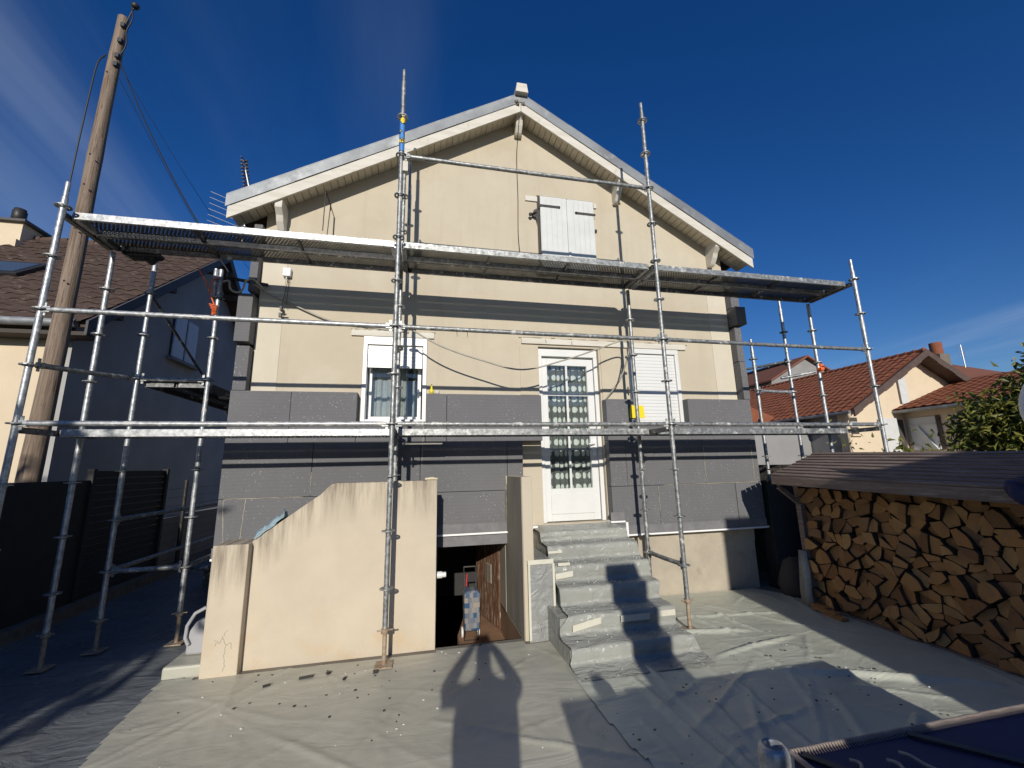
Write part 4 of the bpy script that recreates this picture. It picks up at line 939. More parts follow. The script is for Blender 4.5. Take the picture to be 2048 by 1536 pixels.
for zz in (7.8, 6.35, 5.85, 5.15, 4.35): 
    b = MB(); b.lathe([(0,0),(.014,0),(.014,.008),(0,.008)], (-4.55,2.38-.068-.0048*(9-zz),zz), 8, (0,-1,0)); b.build('bolt', dark_metal, pole)
cable('service_cable', sag((-4.50,2.42,8.15),(-1.97,.97,4.02),.18), .009, black_rubber, 'thick black service cable from the pole to the house corner')
cable('thin_wire', sag((-4.52,2.50,8.1),(-2.6,6.0,5.0),.25), .0035, black_rubber, 'thin wire running from the pole behind the house', group='thin overhead wires')
cable('thin_wire', sag((-4.52,2.50,7.9),(-3.0,6.5,4.4),.25), .0035, black_rubber, 'thin wire running from the pole towards the neighbouring house', group='thin overhead wires')

# ------------------------------------------------------------------ television antenna behind the left eave
an = thing('tv_antenna', (-2.15, 1.6, 4.8), 'television antenna with comb reflector above the left eave', 'antenna')
b = MB(); b.tube([(-2.15,1.6,4.75),(-2.12,1.6,5.55),(-2.25,1.6,6.05)], .014, 8); b.build('mast', antenna_m, an)
b = MB(); b.tube([(-2.10,1.62,5.35),(-2.22,1.62,6.05)], .01, 6)
for k in range(12): t = k/11; b.tube([(-2.14-.10*t,1.50,5.42+.60*t),(-2.14-.10*t,1.72,5.46+.60*t)], .008, 5); b.tube([(-2.19-.10*t,1.6,5.42+.60*t),(-2.09-.10*t,1.6,5.44+.60*t)], .009, 5)
b.build('yagi_boom', dark_metal, an)
for k in range(7):
    b = MB(); z = 4.86+.085*k; b.tube([(-2.55,1.50,z+.06),(-2.13,1.66,z-.03)], .004, 5); b.build('reflector_rod', antenna_m, an)
b = MB(); b.tube([(-2.18,1.6,4.8),(-2.26,1.55,5.35)], .014, 6); b.box(-2.16,-2.08,1.55,1.62,4.9,5.0); b.build('reflector_arm', dark_metal, an)

# ------------------------------------------------------------------ tiled roofs
def tile_mesh(pu, pv, mat):
    b = MB(); n = 6; t = .012; vs = []
    for y, lift in ((-pv*.58, .022), (pv*.58, -.002)):
        for k in range(n):
            u = -pu*.51 + pu*1.02*k/(n-1); h = .018*math.sin(2*math.pi*k/(n-1)-.6)+.004
            vs.append((u, y, h+lift)); 
    m = len(vs); vs += [(x, y, z-t) for x, y, z in vs]
    fs = [(k, k+1, n+k+1, n+k) for k in range(n-1)] + [(m+k, m+n+k, m+n+k+1, m+k+1) for k in range(n-1)]
    fs += [(k, m+k, m+k+1, k+1) for k in range(n-1)] + [(0, n, m+n, m), (n-1, m+n-1, m+2*n-1, 2*n-1)]
    b.add(vs, fs); return b.mesh('roof_tile', mat)
def tiled(parent, origin, u, v, nu, nv, pu, pv, mat, parts=0, order=None, stuff_name='roof_tiles', keep=None):
    u, v = Vector(u).normalized(), Vector(v).normalized(); nr = u.cross(v)
    me = tile_mesh(pu, pv, mat); Rm = Matrix((u, v, nr)).transposed().to_4x4(); o3 = Vector(origin)
    cells = [(i, j) for j in range(nv) for i in range(nu)]
    if keep: cells = [c for c in cells if keep(*c)]
    if order: cells.sort(key=order)
    rest = []
    for n, (i, j) in enumerate(cells):
        c = o3 + u*((i+.5)*pu) + v*((j+.5)*pv) + nr*(.02+random.uniform(-.004,.005))
        Mx = Matrix.Translation(c) @ Rm @ Matrix.Rotation(random.uniform(-.02,.02), 4, 'Z') @ Matrix.Rotation(random.uniform(-.012,.012), 4, 'X')
        if n < parts: inst('roof_tile', me, Mx, parent)
        else: rest.append(Mx)
    if rest:
        nv_ = len(me.vertices); base = np.array([tuple(q.co)+(1,) for q in me.vertices]); fc = [tuple(p.vertices) for p in me.polygons]
        V = []; F_ = []
        for k, Mx in enumerate(rest):
            V += (base @ np.array(Mx).T)[:, :3].tolist(); F_ += [tuple(k*nv_+q for q in f) for f in fc]
        m2 = bpy.data.meshes.new(stuff_name); m2.from_pydata(V, [], F_); m2.materials.append(mat)
        ob = bpy.data.objects.new(stuff_name, m2); COL.objects.link(ob); attach(ob, parent); ob['kind'] = 'stuff'

# ------------------------------------------------------------------ left neighbour
nl = thing('neighbour_house', (-8.5, 7.5, 0), 'dark gabled neighbour house with brown tiled roof on the left', 'house')
GX = -5.2; NY0, NA, NY1 = 3.55, 7.45, 11.3; ZE = 4.35; ZA = 7.42; NX0 = -13.5
def nz_(y): return ZA-(NA-y)*(ZA-ZE)/(NA-NY0) if y < NA else ZA-(y-NA)*(ZA-ZE)/(NY1-NA)
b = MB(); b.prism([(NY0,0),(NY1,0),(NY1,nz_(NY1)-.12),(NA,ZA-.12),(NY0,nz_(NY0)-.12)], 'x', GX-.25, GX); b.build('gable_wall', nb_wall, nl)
b = MB(); b.box(NX0,GX-.25,NY0,NY0+.25,0,ZE-.1); b.build('front_wall', nb_cream, nl)
b = MB(); b.box(NX0,GX-.25,NY1-.25,NY1,0,ZE-.1); b.build('rear_wall', nb_cream, nl)
OV = .38; sl_ = (ZA-ZE)/(NA-NY0)
b = MB(); ye = NY0-.35; b.prism([(ye,ZE-.35*sl_),(NA,ZA),(NA,ZA-.10),(ye,ZE-.35*sl_-.10)], 'x', NX0, GX+OV); b.build('front_slope', tile_brown, nl)
b = MB(); ye2 = NY1+.35; b.prism([(NA+.001,ZA),(ye2,ZE-.35*sl_),(ye2,ZE-.35*sl_-.10),(NA+.001,ZA-.10)], 'x', NX0, GX+OV); b.build('rear_slope', tile_brown, nl)
vv = Vector((0, NA-ye, ZA-(ZE-.35*sl_))); nrow = 19; pv_ = vv.length/nrow; pu_ = .25; ncol = int((GX+OV-(-11.6))/pu_)
tiled(nl, (-11.6, ye-.05, ZE-.35*sl_-.03), (1,0,0), vv, ncol, nrow, pu_, pv_, tile_brown, 299, lambda c: (abs(c[0]*pu_-11.6+7.3)*.5+abs(c[1]-8)*.12))
for s0, s1 in (((ye-.03),NA),(NA,ye2+.03)):
    za, zb = (ZE-.35*sl_-.02, ZA+.03) if s0 < NA-1 else (ZA+.03, ZE-.35*sl_-.02)
    b = MB(); b.prism([(s0,za+.02),(s1,zb+.02),(s1,zb-.20),(s0,za-.20)], 'x', GX+OV, GX+OV+.035); b.build('verge_board', nb_verge, nl)
for yy in (3.9, 5.3, 6.7, 8.3, 9.8):
    b = MB(); b.box(GX,GX+OV,yy-.06,yy+.06,nz_(yy)-.28,nz_(yy)-.13); b.build('purlin_end', verge_tile, nl)
b = MB(); b.tube([(NX0,ye-.06,ZE-.35*sl_-.06),(GX+OV-.1,ye-.06,ZE-.35*sl_-.06)], .065, 10); b.build('gutter', zinc, nl)
b = MB(); b.box(NX0,GX+OV,ye+.02,NY0,ZE-.50,ZE-.44); b.build('eaves_soffit', dark_in, nl)
for k in range(24):
    x = -11.5+k*.28; b = MB(); b.tube([(x,NA,ZA+.015),(x+.31,NA,ZA+.04)], [.085,.10], 10); b.build('ridge_tile', tile_brown, nl)
# window with folded shutters
wn = MB(); wn.box(GX-.01,GX+.03,6.10,7.10,4.30,5.25); wo_ = wn.build('window', glass_dark, nl)
for y0 in (6.12, 6.64):
    b = MB(); b.box(GX+.03,GX+.06,y0,y0+.44,4.28,5.27); b.build('shutter', shutter_blue, wo_, bevel=.004)
b = MB(); b.box(GX,GX+.14,6.02,7.18,4.19,4.26); b.build('sill', nb_grey, wo_, bevel=.005)
# roof window
t_ = .44; yc = 5.15; zc = ZA-(NA-yc)*sl_
skw = MB(); v1 = vv.normalized(); n1 = Vector((1,0,0)).cross(v1)
skw.obox(Vector((-7.75,yc,zc))+n1*.07, ((1,0,0),v1,n1), (.62,.42,.04)); so_ = skw.build('roof_window', dark_metal, nl, bevel=.01)
b = MB(); b.obox(Vector((-7.75,yc,zc))+n1*.115, ((1,0,0),v1,n1), (.52,.32,.004)); b.build('pane', glass_dark, so_)
# chimney
b = MB(); b.box(-9.65,-9.08,7.05,7.60,7.0,7.66); chm = b.build('chimney', nb_cream, nl)
b = MB(); b.box(-9.75,-8.98,6.95,7.70,7.66,7.72); b.build('chimney_cap', nb_verge, chm)
b = MB(); b.lathe([(0,0),(.10,0),(.10,.12),(.13,.14),(.13,.36),(.11,.38),(.11,.42),(0,.42)], (-9.40,7.3,7.72), 12); b.build('chimney_pot', dark_metal, chm)
b = MB(); b.box(-9.8,-8.9,6.75,7.2,6.9,7.10); b.build('chimney_flashing', nb_cream, chm)

# ------------------------------------------------------------------ left fences
fc = thing('panel_fence', (-4.05, 1.0, 0), 'tall black solid panel fence along the left of the yard', 'fence')
for k in range(5):
    y0 = -3.6+k*1.23; b = MB(); b.box(-4.04,-4.0,y0,y0+1.20,.06,1.655); b.build('panel', black_panel, fc, bevel=.004)
    b = MB(); b.box(-4.07,-3.985,y0-.04,y0+.0,0,1.68); b.build('post', dark_metal, fc)
sf = thing('slatted_screen', (-4.05, 3.4, 0), 'black horizontal slatted screen next to the solid fence panels', 'screen')
for k in range(17):
    b = MB(); z = .12+k*.098; b.obox((-4.02,3.42,z+.04), ((0,1,0),(.10,0,.995),(-.995,0,.10)), (.84,.047,.006)); b.build('slat', black_panel, sf)
for yy in (2.56, 4.28):
    b = MB(); b.box(-4.06,-3.98,yy-.03,yy+.03,0,1.80); b.build('post', black_panel, sf)
wf_ = thing('wire_fence', (-4.05, 5.5, 0), 'low wire fence post line behind the slatted screen', 'fence')
for yy in (4.95, 7.2):
    b = MB(); b.tube([(-4.0,yy,0),(-4.0,yy,1.6)], .035, 10); b.build('post', dark_metal, wf_)
for k in range(9):
    b = MB(); b.tube([(-4.0,4.4,.25+k*.15),(-4.0,9,.25+k*.15)], .003, 4); b.build('wire', dark_metal, wf_)
b = MB(); b.box(-4.3,-4.08,4.3,11,0,.95); b.build('garden_wall', nb_grey, label='low grey garden wall behind the wire fence', cat='wall')
b = MB(); b.box(-4.12,-3.88,-4,9,-.02,.14); b.build('kerb', stone, kind='structure')
b = MB(); b.box(-3.0,-2.5,3.2,7.5,.30,.36)
for yy in (3.5, 5.2, 7.0): b.box(-2.95,-2.55,yy,yy+.08,0,.30)
b.build('plank_stack', galv_d, label='grey planks lying along the left flank of the house', cat='planks', bevel=.004)

# ------------------------------------------------------------------ right neighbour
nr_ = thing('neighbour_house', (18.8, 12, 0), 'cream gabled neighbour house with orange tiled roof on the right', 'house')
RY = 8.0; RA = 19.0; RZA = 5.72; REX = 15.05; REZ = 3.42; RRX = 22.95; rs_ = (RZA-REZ)/(RA-REX); RB = 19.
b = MB(); b.prism([(15.35,0),(22.6,0),(22.6,3.55),(RA,RZA-.10),(15.35,3.55)], 'y', RY, RY+.3); b.build('gable_wall', nb_cream, nr_)
b = MB(); b.box(15.35,15.6,RY+.3,RB,0,3.5); b.build('flank_wall', nb_grey, nr_)
b = MB(); b.box(22.35,22.6,RY+.3,RB,0,3.5); b.build('flank_wall', nb_grey, nr_)
for sx, ex in ((-1, REX), (1, RRX)):
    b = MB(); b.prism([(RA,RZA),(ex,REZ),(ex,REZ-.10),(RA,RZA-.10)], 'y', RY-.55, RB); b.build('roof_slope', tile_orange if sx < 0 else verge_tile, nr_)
    for k in range(10):
        xa, xb = RA+(ex-RA)*k/10, RA+(ex-RA)*(k+1)/10; za, zb = RZA+(REZ-RZA)*k/10, RZA+(REZ-RZA)*(k+1)/10
        b = MB(); b.prism([(xa,za+.05),(xb,zb+.05),(xb,zb-.20-.03*(k%2)),(xa,za-.20-.03*(k%2))], 'y', RY-.62, RY-.555); b.build('verge_tile', verge_tile, nr_)
v1 = Vector((RA-REX, 0, RZA-REZ)); nv1 = 14
tiled(nr_, (REX-.06, RB, REZ-.02), (0,-1,0), v1, int((RB-RY+.55)/.30), nv1, .30, v1.length/nv1, tile_orange, 0)
for k in range(38):
    y = RY-.55+k*.3; b = MB(); b.tube([(RA,y+.33,RZA+.01),(RA,y,RZA+.03)], [.09,.11], 8); b.build('ridge_tile', tile_orange, nr_)
for yy in (RY-.5,):
    for x, z in ((21.0, RZA-.32-2.0*rs_),):
        b = MB(); b.box(x-.07,x+.07,RY-.5,RY,z-.1,z+.06); b.build('purlin_end', verge_tile, nr_)
b = MB(); b.tube([(REX-.07,RY-.5,REZ-.06),(REX-.07,RB,REZ-.06)], .06, 8); b.build('gutter', zinc, nr_)
b = MB(); b.tube(spl([(15.0,RY-.45,3.36),(15.02,RY-.4,3.2),(15.25,RY-.1,3.05),(15.30,RY-.06,2.8),(15.30,RY-.06,1.0)]), .05, 8); b.build('downpipe', nb_cream, nr_)
b = MB(); b.box(18.05,18.50,RY-.02,RY+.02,3.75,5.08); aw_ = b.build('window', verge_tile, nr_)
b = MB(); b.box(18.10,18.46,RY-.05,RY-.022,3.75,5.05); b.build('shutter', shutter_white, aw_)
b = MB(); b.box(15.50,15.85,RY-.02,RY+.02,2.62,3.22); sw = b.build('window', dark_in, nr_)
b = MB(); b.box(15.45,15.90,RY-.10,RY-.02,2.54,2.61); b.build('sill', nb_cream, sw)
for k in range(3):
    b = MB(); b.box(15.5,15.85,RY-.05,RY-.03,2.70+k*.17,2.72+k*.17); b.build('window_bar', white_pvc, sw)
b = MB(); b.box(16.95,17.65,RY-.06,RY-.02,1.2,3.20); b.build('shutter', shutter_white, nr_, bevel=.01)
b = MB(); b.box(17.68,17.98,RY-.02,RY+.02,1.2,3.15); b.build('doorway', dark_in, nr_)
# wing running towards the yard
WX = 18.1; b = MB(); b.box(WX,WX+.25,3.0,RY-.01,0,3.45); wg = b.build('wing_wall', nb_cream, nr_)
b = MB(); b.prism([(WX-.45,3.52),(WX+3.2,4.75),(WX+3.2,4.65),(WX-.45,3.42)], 'y', 2.6, RY-.02); b.build('wing_roof', tile_orange, nr_)
v2 = Vector((3.65,0,1.23)); tiled(nr_, (WX-.5,RY-.05,3.50), (0,-1,0), v2, 18, 12, .30, v2.length/12, tile_orange, 0)
b = MB(); b.tube([(WX-.5,2.6,3.42),(WX-.5,RY,3.42)], .06, 8); b.build('gutter', zinc, nr_)
b = MB(); b.box(WX-.05,WX-.02,7.0,7.85,2.0,3.18); ws_ = b.build('shutter', shutter_white, nr_, bevel=.01)
b = MB(); b.beam((WX-.07,7.05,2.0),(WX-.07,7.55,2.85),.02,.10,(1,0,0)); b.beam((WX-.07,7.0,2.9),(WX-.07,7.85,2.9),.02,.08,(1,0,0)); b.build('shutter_brace', shutter_white, ws_)
b = MB(); b.box(WX-.03,WX+.02,6.88,7.0,2.0,3.2); b.build('window_jamb', verge_tile, nr_)
# dark low building between, and the roofs farther away
nm = thing('garden_outbuilding', (12.0, 9, 0), 'low grey outbuilding with orange roof tucked beside the cream neighbour house', 'outbuilding')
b = MB(); b.box(10.2,15.3,9.5,14,0,3.2); b.build('wall', nb_grey, nm)
b = MB(); b.box(11.6,12.3,9.47,9.49,2.2,2.9); b.build('window', dark_in, nm)
b = MB(); b.prism([(9.2,3.3),(12.6,4.6),(16,3.3),(16,3.2),(9.2,3.2)], 'y', 11, 14.5); b.build('roof', tile_orange, nm)
v3 = Vector((3.4,0,1.3)); tiled(nm, (9.15,14.5,3.30), (0,-1,0), v3, 11, 11, .32, v3.length/11, tile_orange, 0)
for (cx, y0, y1, hw, ze, za, lab, mt, wm) in ((24.0,17,27,2.7,6.6,8.1,'distant grey gabled house behind the orange roof','a',nb_grey),(38.6,15,25,2.9,6.3,9.0,'distant house with broad red brown roof and orange chimney pot','b',nb_cream)):
    h = thing('distant_house', (cx, y0, 0), lab, 'house')
    if mt == 'a':
        b = MB(); b.prism([(cx-hw,0),(cx+hw,0),(cx+hw,ze),(cx,za),(cx-hw,ze)], 'y', y0, y1); b.build('wall', wm, h)
        for s in (-1, 1):
            b = MB(); b.prism([(cx,za+.14),(cx+s*(hw+.3),ze-.02),(cx+s*(hw+.3),ze-.12),(cx,za+.02)], 'y', y0-.3, y1); b.build('roof', tile_red, h)
    else:
        b = MB(); b.box(cx-hw*2,cx+hw*2,y0,y1,0,ze); b.build('wall', wm, h)
        ym = (y0+y1)/2
        b = MB(); b.add([(cx-hw*2-.4,y0-.4,ze),(cx+hw*2+.4,y0-.4,ze),(cx+hw,ym,za),(cx-hw,ym,za),(cx-hw*2-.4,y1+.4,ze),(cx+hw*2+.4,y1+.4,ze)], [(0,1,2,3),(4,0,3),(1,5,2),(4,3,2,5)]); rfo = b.build('roof', tile_red, h)
        b = MB(); b.box(39.2,40.2,19.2,20.2,8.2,9.6); c2 = b.build('chimney', stone, h)
        b = MB(); b.lathe([(.38,0),(.38,.95),(.32,.96),(.32,.5)], (39.6,19.6,9.6), 12); b.build('chimney_pot', tile_orange, c2)
a2 = thing('far_antenna', (41.2, 19, 0), 'small roof antenna far behind the red brown roof', 'antenna')
b = MB(); b.tube([(41.2,19,8),(41.2,19,10.3)], .04, 6); b.build('mast', antenna_m, a2)
b = MB()
for k in range(4): b.tube([(40.8,19,9.4+k*.25),(41.6,19,9.4+k*.25)], .025, 5)
b.build('rods', antenna_m, a2)

# ------------------------------------------------------------------ boundary wall on the right of the house
b = MB(); b.box(5.65,5.85,.62,7.5,0,1.66); bw = b.build('boundary_wall', stone, label='dark stone boundary wall between the house and the firewood store', cat='wall')
b = MB(); b.box(5.10,5.64,.95,1.15,0,1.45); b.build('bin_lid', black_panel, label='dark wooden gate leaf beside the right house corner', cat='gate', bevel=.01)
b = MB(); b.obox((5.32,.80,1.60), ((1,0,0),(0,1,0),(0,0,1)), (.22,.12,.01)); b.build('loose_board', shed_wood, label='short brown board lying on the gate top', cat='board')

# ------------------------------------------------------------------ firewood store
ws = thing('firewood_store', (5.0, -.8, 0), 'low open firewood store with brown lapped board roof', 'firewood store')
EY0, EY1 = -2.02, .34; EX, RX = 4.60, 5.36
def ez(y): return 1.527 + (y-.34)*.030
vdir = Vector((RX-EX, 0, .275)).normalized(); ndir = Vector((-vdir.z, 0, vdir.x)); NP = 9; PW = Vector((RX-EX,0,.275)).length/NP
tl_ = math.atan(.030)
for k in range(NP):
    c = Vector((EX, 0, 0)) + vdir*((k+.5)*PW); e0, e1 = EY0-random.uniform(0,.015), EY1+random.uniform(-.008,.012)
    q = MB(); yd = Vector((0,1,.030)).normalized()
    q.obox(Vector((c.x, (e0+e1)/2, ez((e0+e1)/2)+c.z)) + ndir*.012, ((vdir*math.cos(.13)-ndir*math.sin(.13)).normalized(), yd, (ndir*math.cos(.13)+vdir*math.sin(.13)).normalized()), (PW*.43, (e1-e0)/2, .0095))
    q.build('roof_board', shed_wood, ws, bevel=.003)
q = MB(); cc = Vector((EX,0,0))+vdir*(NP*PW/2); q.obox(Vector((cc.x,(EY0+EY1)/2,ez((EY0+EY1)/2)+cc.z))-ndir*.022, (vdir,Vector((0,1,.030)).normalized(),ndir), (NP*PW/2-.02,(EY1-EY0)/2-.02,.006)); q.build('gap_shade_sheet', black_panel, ws)  # black sheet added under the boards to paint the shade in their gaps
q = MB(); q.obox(Vector((EX+.012,(EY0+EY1)/2,ez((EY0+EY1)/2)-.045)), ((1,0,0),Vector((0,1,.030)).normalized(),(0,0,1)), (.012,(EY1-EY0)/2,.052)); q.build('fascia', shed_wood, ws, bevel=.004)
for yy in (.27, -1.95):
    q = MB(); q.box(4.88,4.95,yy-.035,yy+.035,0,1.52); q.build('post', shed_wood, ws, bevel=.004)
    q = MB(); q.box(5.28,5.35,yy-.035,yy+.035,0,1.72); q.build('post', shed_wood, ws, bevel=.004)
    q = MB(); q.beam((4.63,yy,1.40),(4.92,yy,1.18),.04,.05); q.build('brace', shed_wood, ws)
    q = MB(); q.beam((4.62,yy,1.435),(5.35,yy,1.70),.04,.06); q.build('rafter', shed_wood, ws)
for k in range(12):
    q = MB(); q.box(4.95,5.27,.285,.300,.05+k*.118,.05+k*.118+.114); q.build('side_board', shed_wood, ws)
for k in range(13):
    q = MB(); q.box(5.352,5.37,-2.0,.31,.05+k*.125,.05+k*.125+.121); q.build('back_board', shed_wood, ws)
q = MB(); q.box(4.9,5.33,-1.98,.26,.0,.04); q.build('floor_board', shed_wood, ws)
q = MB()
pts_ = [(4.86,.29,.62),(4.87,.22,.60),(4.84,.30,.35),(4.85,.20,.30),(4.82,.32,.02),(4.83,.18,.01)]
q.add([(4.855,.335,.64),(4.855,.225,.64),(4.835,.345,.40),(4.845,.20,.38),(4.825,.36,.18),(4.835,.21,.16),(4.82,.36,.01),(4.80,.17,.01)], [(0,1,3,2),(2,3,5,4),(4,5,7,6)], True); o = q.build('plastic_flap', film_wall, label='torn clear plastic flap hanging on the firewood store post', cat='plastic flap'); mo = o.modifiers.new('s','SOLIDIFY'); mo.thickness = .004

# split logs: packed polygon ends
def clip(poly, nx_, ny_, d):
    out = []
    for i in range(len(poly)):
        a, c = poly[i], poly[(i+1) % len(poly)]; da = a[0]*nx_+a[1]*ny_-d; dc = c[0]*nx_+c[1]*ny_-d
        if da <= 0: out.append(a)
        if da*dc < 0: t = da/(da-dc); out.append((a[0]+(c[0]-a[0])*t, a[1]+(c[1]-a[1])*t))
    return out
def area(p): return .5*sum(p[i][0]*p[(i+1)%len(p)][1]-p[(i+1)%len(p)][0]*p[i][1] for i in range(len(p)))
lg = np.random.default_rng(23); LY0, LY1, LZ0, LZ1 = -1.90, .235, .045, 1.385
seeds = []; tries = 0
while tries < 12000:
    tries += 1; p_ = (lg.uniform(LY0, LY1), lg.uniform(LZ0, LZ1)); rmin = lg.uniform(.13, .21) if p_[1] < .6 else lg.uniform(.115, .185)
    if all((p_[0]-q_[0])**2+(p_[1]-q_[1])**2 > rmin**2 for q_ in seeds): seeds.append(p_)
wts = lg.uniform(-.0030, .0030, len(seeds))
def cut(poly, c, ang, gap):
    nx_, ny_ = math.cos(ang), math.sin(ang); d = c[0]*nx_+c[1]*ny_
    return [clip(poly, nx_, ny_, d-gap), clip(poly, -nx_, -ny_, -d-gap)]
def cent(p): return (sum(q[0] for q in p)/len(p), sum(q[1] for q in p)/len(p))
logs = 0
for i, (cy_, cz_) in enumerate(seeds):
    poly = [(LY0,LZ0),(LY1,LZ0),(LY1,LZ1-.02*lg.random()),(LY0,LZ1)]
    for j, (oy, oz) in enumerate(seeds):
        if i == j: continue
        ddx, ddz = oy-cy_, oz-cz_; dd = math.hypot(ddx, ddz)
        if dd > .5: continue
        nx_, nz2 = ddx/dd, ddz/dd; mid = (dd*dd + wts[i]-wts[j])/(2*dd)
        poly = clip(poly, nx_, nz2, nx_*cy_+nz2*cz_+mid-lg.uniform(.002,.006))
        if len(poly) < 3: break
    if len(poly) < 3 or abs(area(poly)) < .0018: continue
    ar_ = abs(area(poly)); pieces = [poly]
    if ar_ > .015:
        pieces = cut(poly, (cy_+lg.normal(0,.012), cz_+lg.normal(0,.012)), lg.uniform(0, 3.14), .003)
        if ar_ > .034: pieces = [q for pc in pieces if len(pc) > 2 for q in cut(pc, cent(pc), lg.uniform(0, 3.14), .003)]
    for pc in pieces:
        pc = [pc[k] for k in range(len(pc)) if math.dist(pc[k], pc[k-1]) > .014]
        if len(pc) < 3 or abs(area(pc)) < .0014: continue
        while len(pc) > 4 and lg.random() < .75:
            best = min(range(len(pc)), key=lambda k: abs(area([pc[k-1], pc[k], pc[(k+1) % len(pc)]])))
            if abs(area([pc[best-1], pc[best], pc[(best+1) % len(pc)]])) > .0016: break
            pc.pop(best)
        elen = [math.dist(pc[k], pc[(k+1) % len(pc)]) for k in range(len(pc))]
        k0 = max(range(len(pc)), key=lambda k: elen[k]*lg.uniform(.4,1)) if lg.random() < .75 else -1
        out = []
        for k in range(len(pc)):
            a, c = pc[k], pc[(k+1) % len(pc)]; ex_, ey_ = c[0]-a[0], c[1]-a[1]; ll = elen[k]; nx_, ny_ = ey_/ll, -ex_/ll
            bl = (lg.uniform(.10,.20) if k == k0 else lg.uniform(-.015,.03))*ll; m_ = 7 if k == k0 else 4
            c0, c1 = .05, .95
            for s_ in range(m_+1):
                t = c0+(c1-c0)*s_/m_; h = bl*4*t*(1-t) - (bl*.5 if k == k0 else 0) + lg.normal(0, .0011)
                out.append((a[0]+ex_*t+nx_*h, a[1]+ey_*t+ny_*h))
        mcy, mcz = cent(out); sh_ = lg.uniform(.95, 1.01); out = [((y_-mcy)*sh_, (z_-mcz)*sh_) for y_, z_ in out]
        xf = 4.905 + lg.uniform(-.045, .05); tx, tz2 = lg.normal(0,.10), lg.normal(0,.10); n = len(out)
        V = [(y_*tx+z_*tz2, y_, z_) for y_, z_ in out] + [(.012+y_*tx+z_*tz2, y_*1.03, z_*1.03) for y_, z_ in out] + [(.34, y_*.97, z_*.97) for y_, z_ in out]
        b = MB(); b.cur = 0; b.add(V[:n], [tuple(range(n))]); b.cur = 1; b.add(V, [(r_*n+q_, r_*n+(q_+1) % n, (r_+1)*n+(q_+1) % n, (r_+1)*n+q_) for r_ in range(2) for q_ in range(n)])
        o = b.build('log', [logend, bark], label='split firewood log stacked in the store', cat='log', group='split logs in the firewood store'); o.location = (xf, mcy, mcz); logs += 1
# a few thin kindling billets lying along the front
for k, (y_, z_, ln_, an_) in enumerate(((.10,.06,.20,.06),(.02,.045,.28,-.04),(-.12,.03,.24,.10))):
    b = MB(); b.obox((4.82-.03*k, y_, z_), ((math.sin(an_),math.cos(an_),0),(math.cos(an_),-math.sin(an_),0),(0,0,1)), (ln_/2,.045,.016)); o = b.build('kindling_billet', logend, label=['uppermost of three thin billets at the foot of the log stack','middle of three thin billets at the foot of the log stack','lowest of three thin billets at the foot of the log stack'][k], cat='billet', bevel=.004)
# rubble sack and stones in the dark corner
b = MB(); n = 12
b.lathe([(0,0),(.16,0),(.20,.12),(.19,.28),(.12,.42),(.05,.46),(0,.46)], (5.08,.66,0), 14); o = b.build('rubble_sack', dark_in, label='slumped sack in the dark corner beside the firewood store', cat='sack')
dm = o.modifiers.new('d', 'DISPLACE'); tx_ = bpy.data.textures.new('sack', 'CLOUDS'); tx_.noise_scale = .12; dm.texture = tx_; dm.strength = .08
# dark blue cloth on the right corner of the roof, white furled parasol beyond
def crumple(name, c, r, mat, label, cat, st=.12, sc=.15, sz=(1,1,1)):
    bm = bmesh.new(); bmesh.ops.create_icosphere(bm, subdivisions=4, radius=1.0)
    for v_ in bm.verts: v_.co = Vector((v_.co.x*r[0], v_.co.y*r[1], v_.co.z*r[2])) + v_.normal*st*(float(fbm(np.array(v_.co.x*3+v_.co.z*2+9), np.array(v_.co.y*3-v_.co.z+9), 51))-.5)
    me = bpy.data.meshes.new(name); bm.to_mesh(me); bm.free(); me.materials.append(mat); me.polygons.foreach_set('use_smooth', [True]*len(me.polygons))
    o = bpy.data.objects.new(name, me); COL.objects.link(o); o.location = c; tag(o, label, cat); return o
crumple('folded_tarpaulin', (4.57,-2.02,1.47), (.06,.13,.10), navy, 'dark blue cloth bundled on the right corner of the store roof', 'cloth', .10)
pr = thing('furled_parasol', (4.55, -2.14, 0), 'white furled parasol at the right picture edge', 'parasol')
b = MB(); V = []; n = 20; m_ = 14
for j in range(m_):
    t = j/(m_-1); zz = 1.70+.55*t; rad = .02+.07*math.sin(math.pi*min(1,(1-t)*1.15+.02))**.7
    for k in range(n): a = 2*math.pi*k/n; rr_ = rad*(1+.22*math.cos(5*a+2*t)); V.append((4.55+rr_*math.cos(a), -2.19+rr_*math.sin(a), zz))
b.add(V, [(j*n+k, j*n+(k+1)%n, (j+1)*n+(k+1)%n, (j+1)*n+k) for j in range(m_-1) for k in range(n)], True); b.build('canopy', white_cloth, pr)
b = MB(); b.tube([(4.55,-2.19,0),(4.55,-2.19,2.30)], .018, 10); b.build('pole', white_pvc, pr)

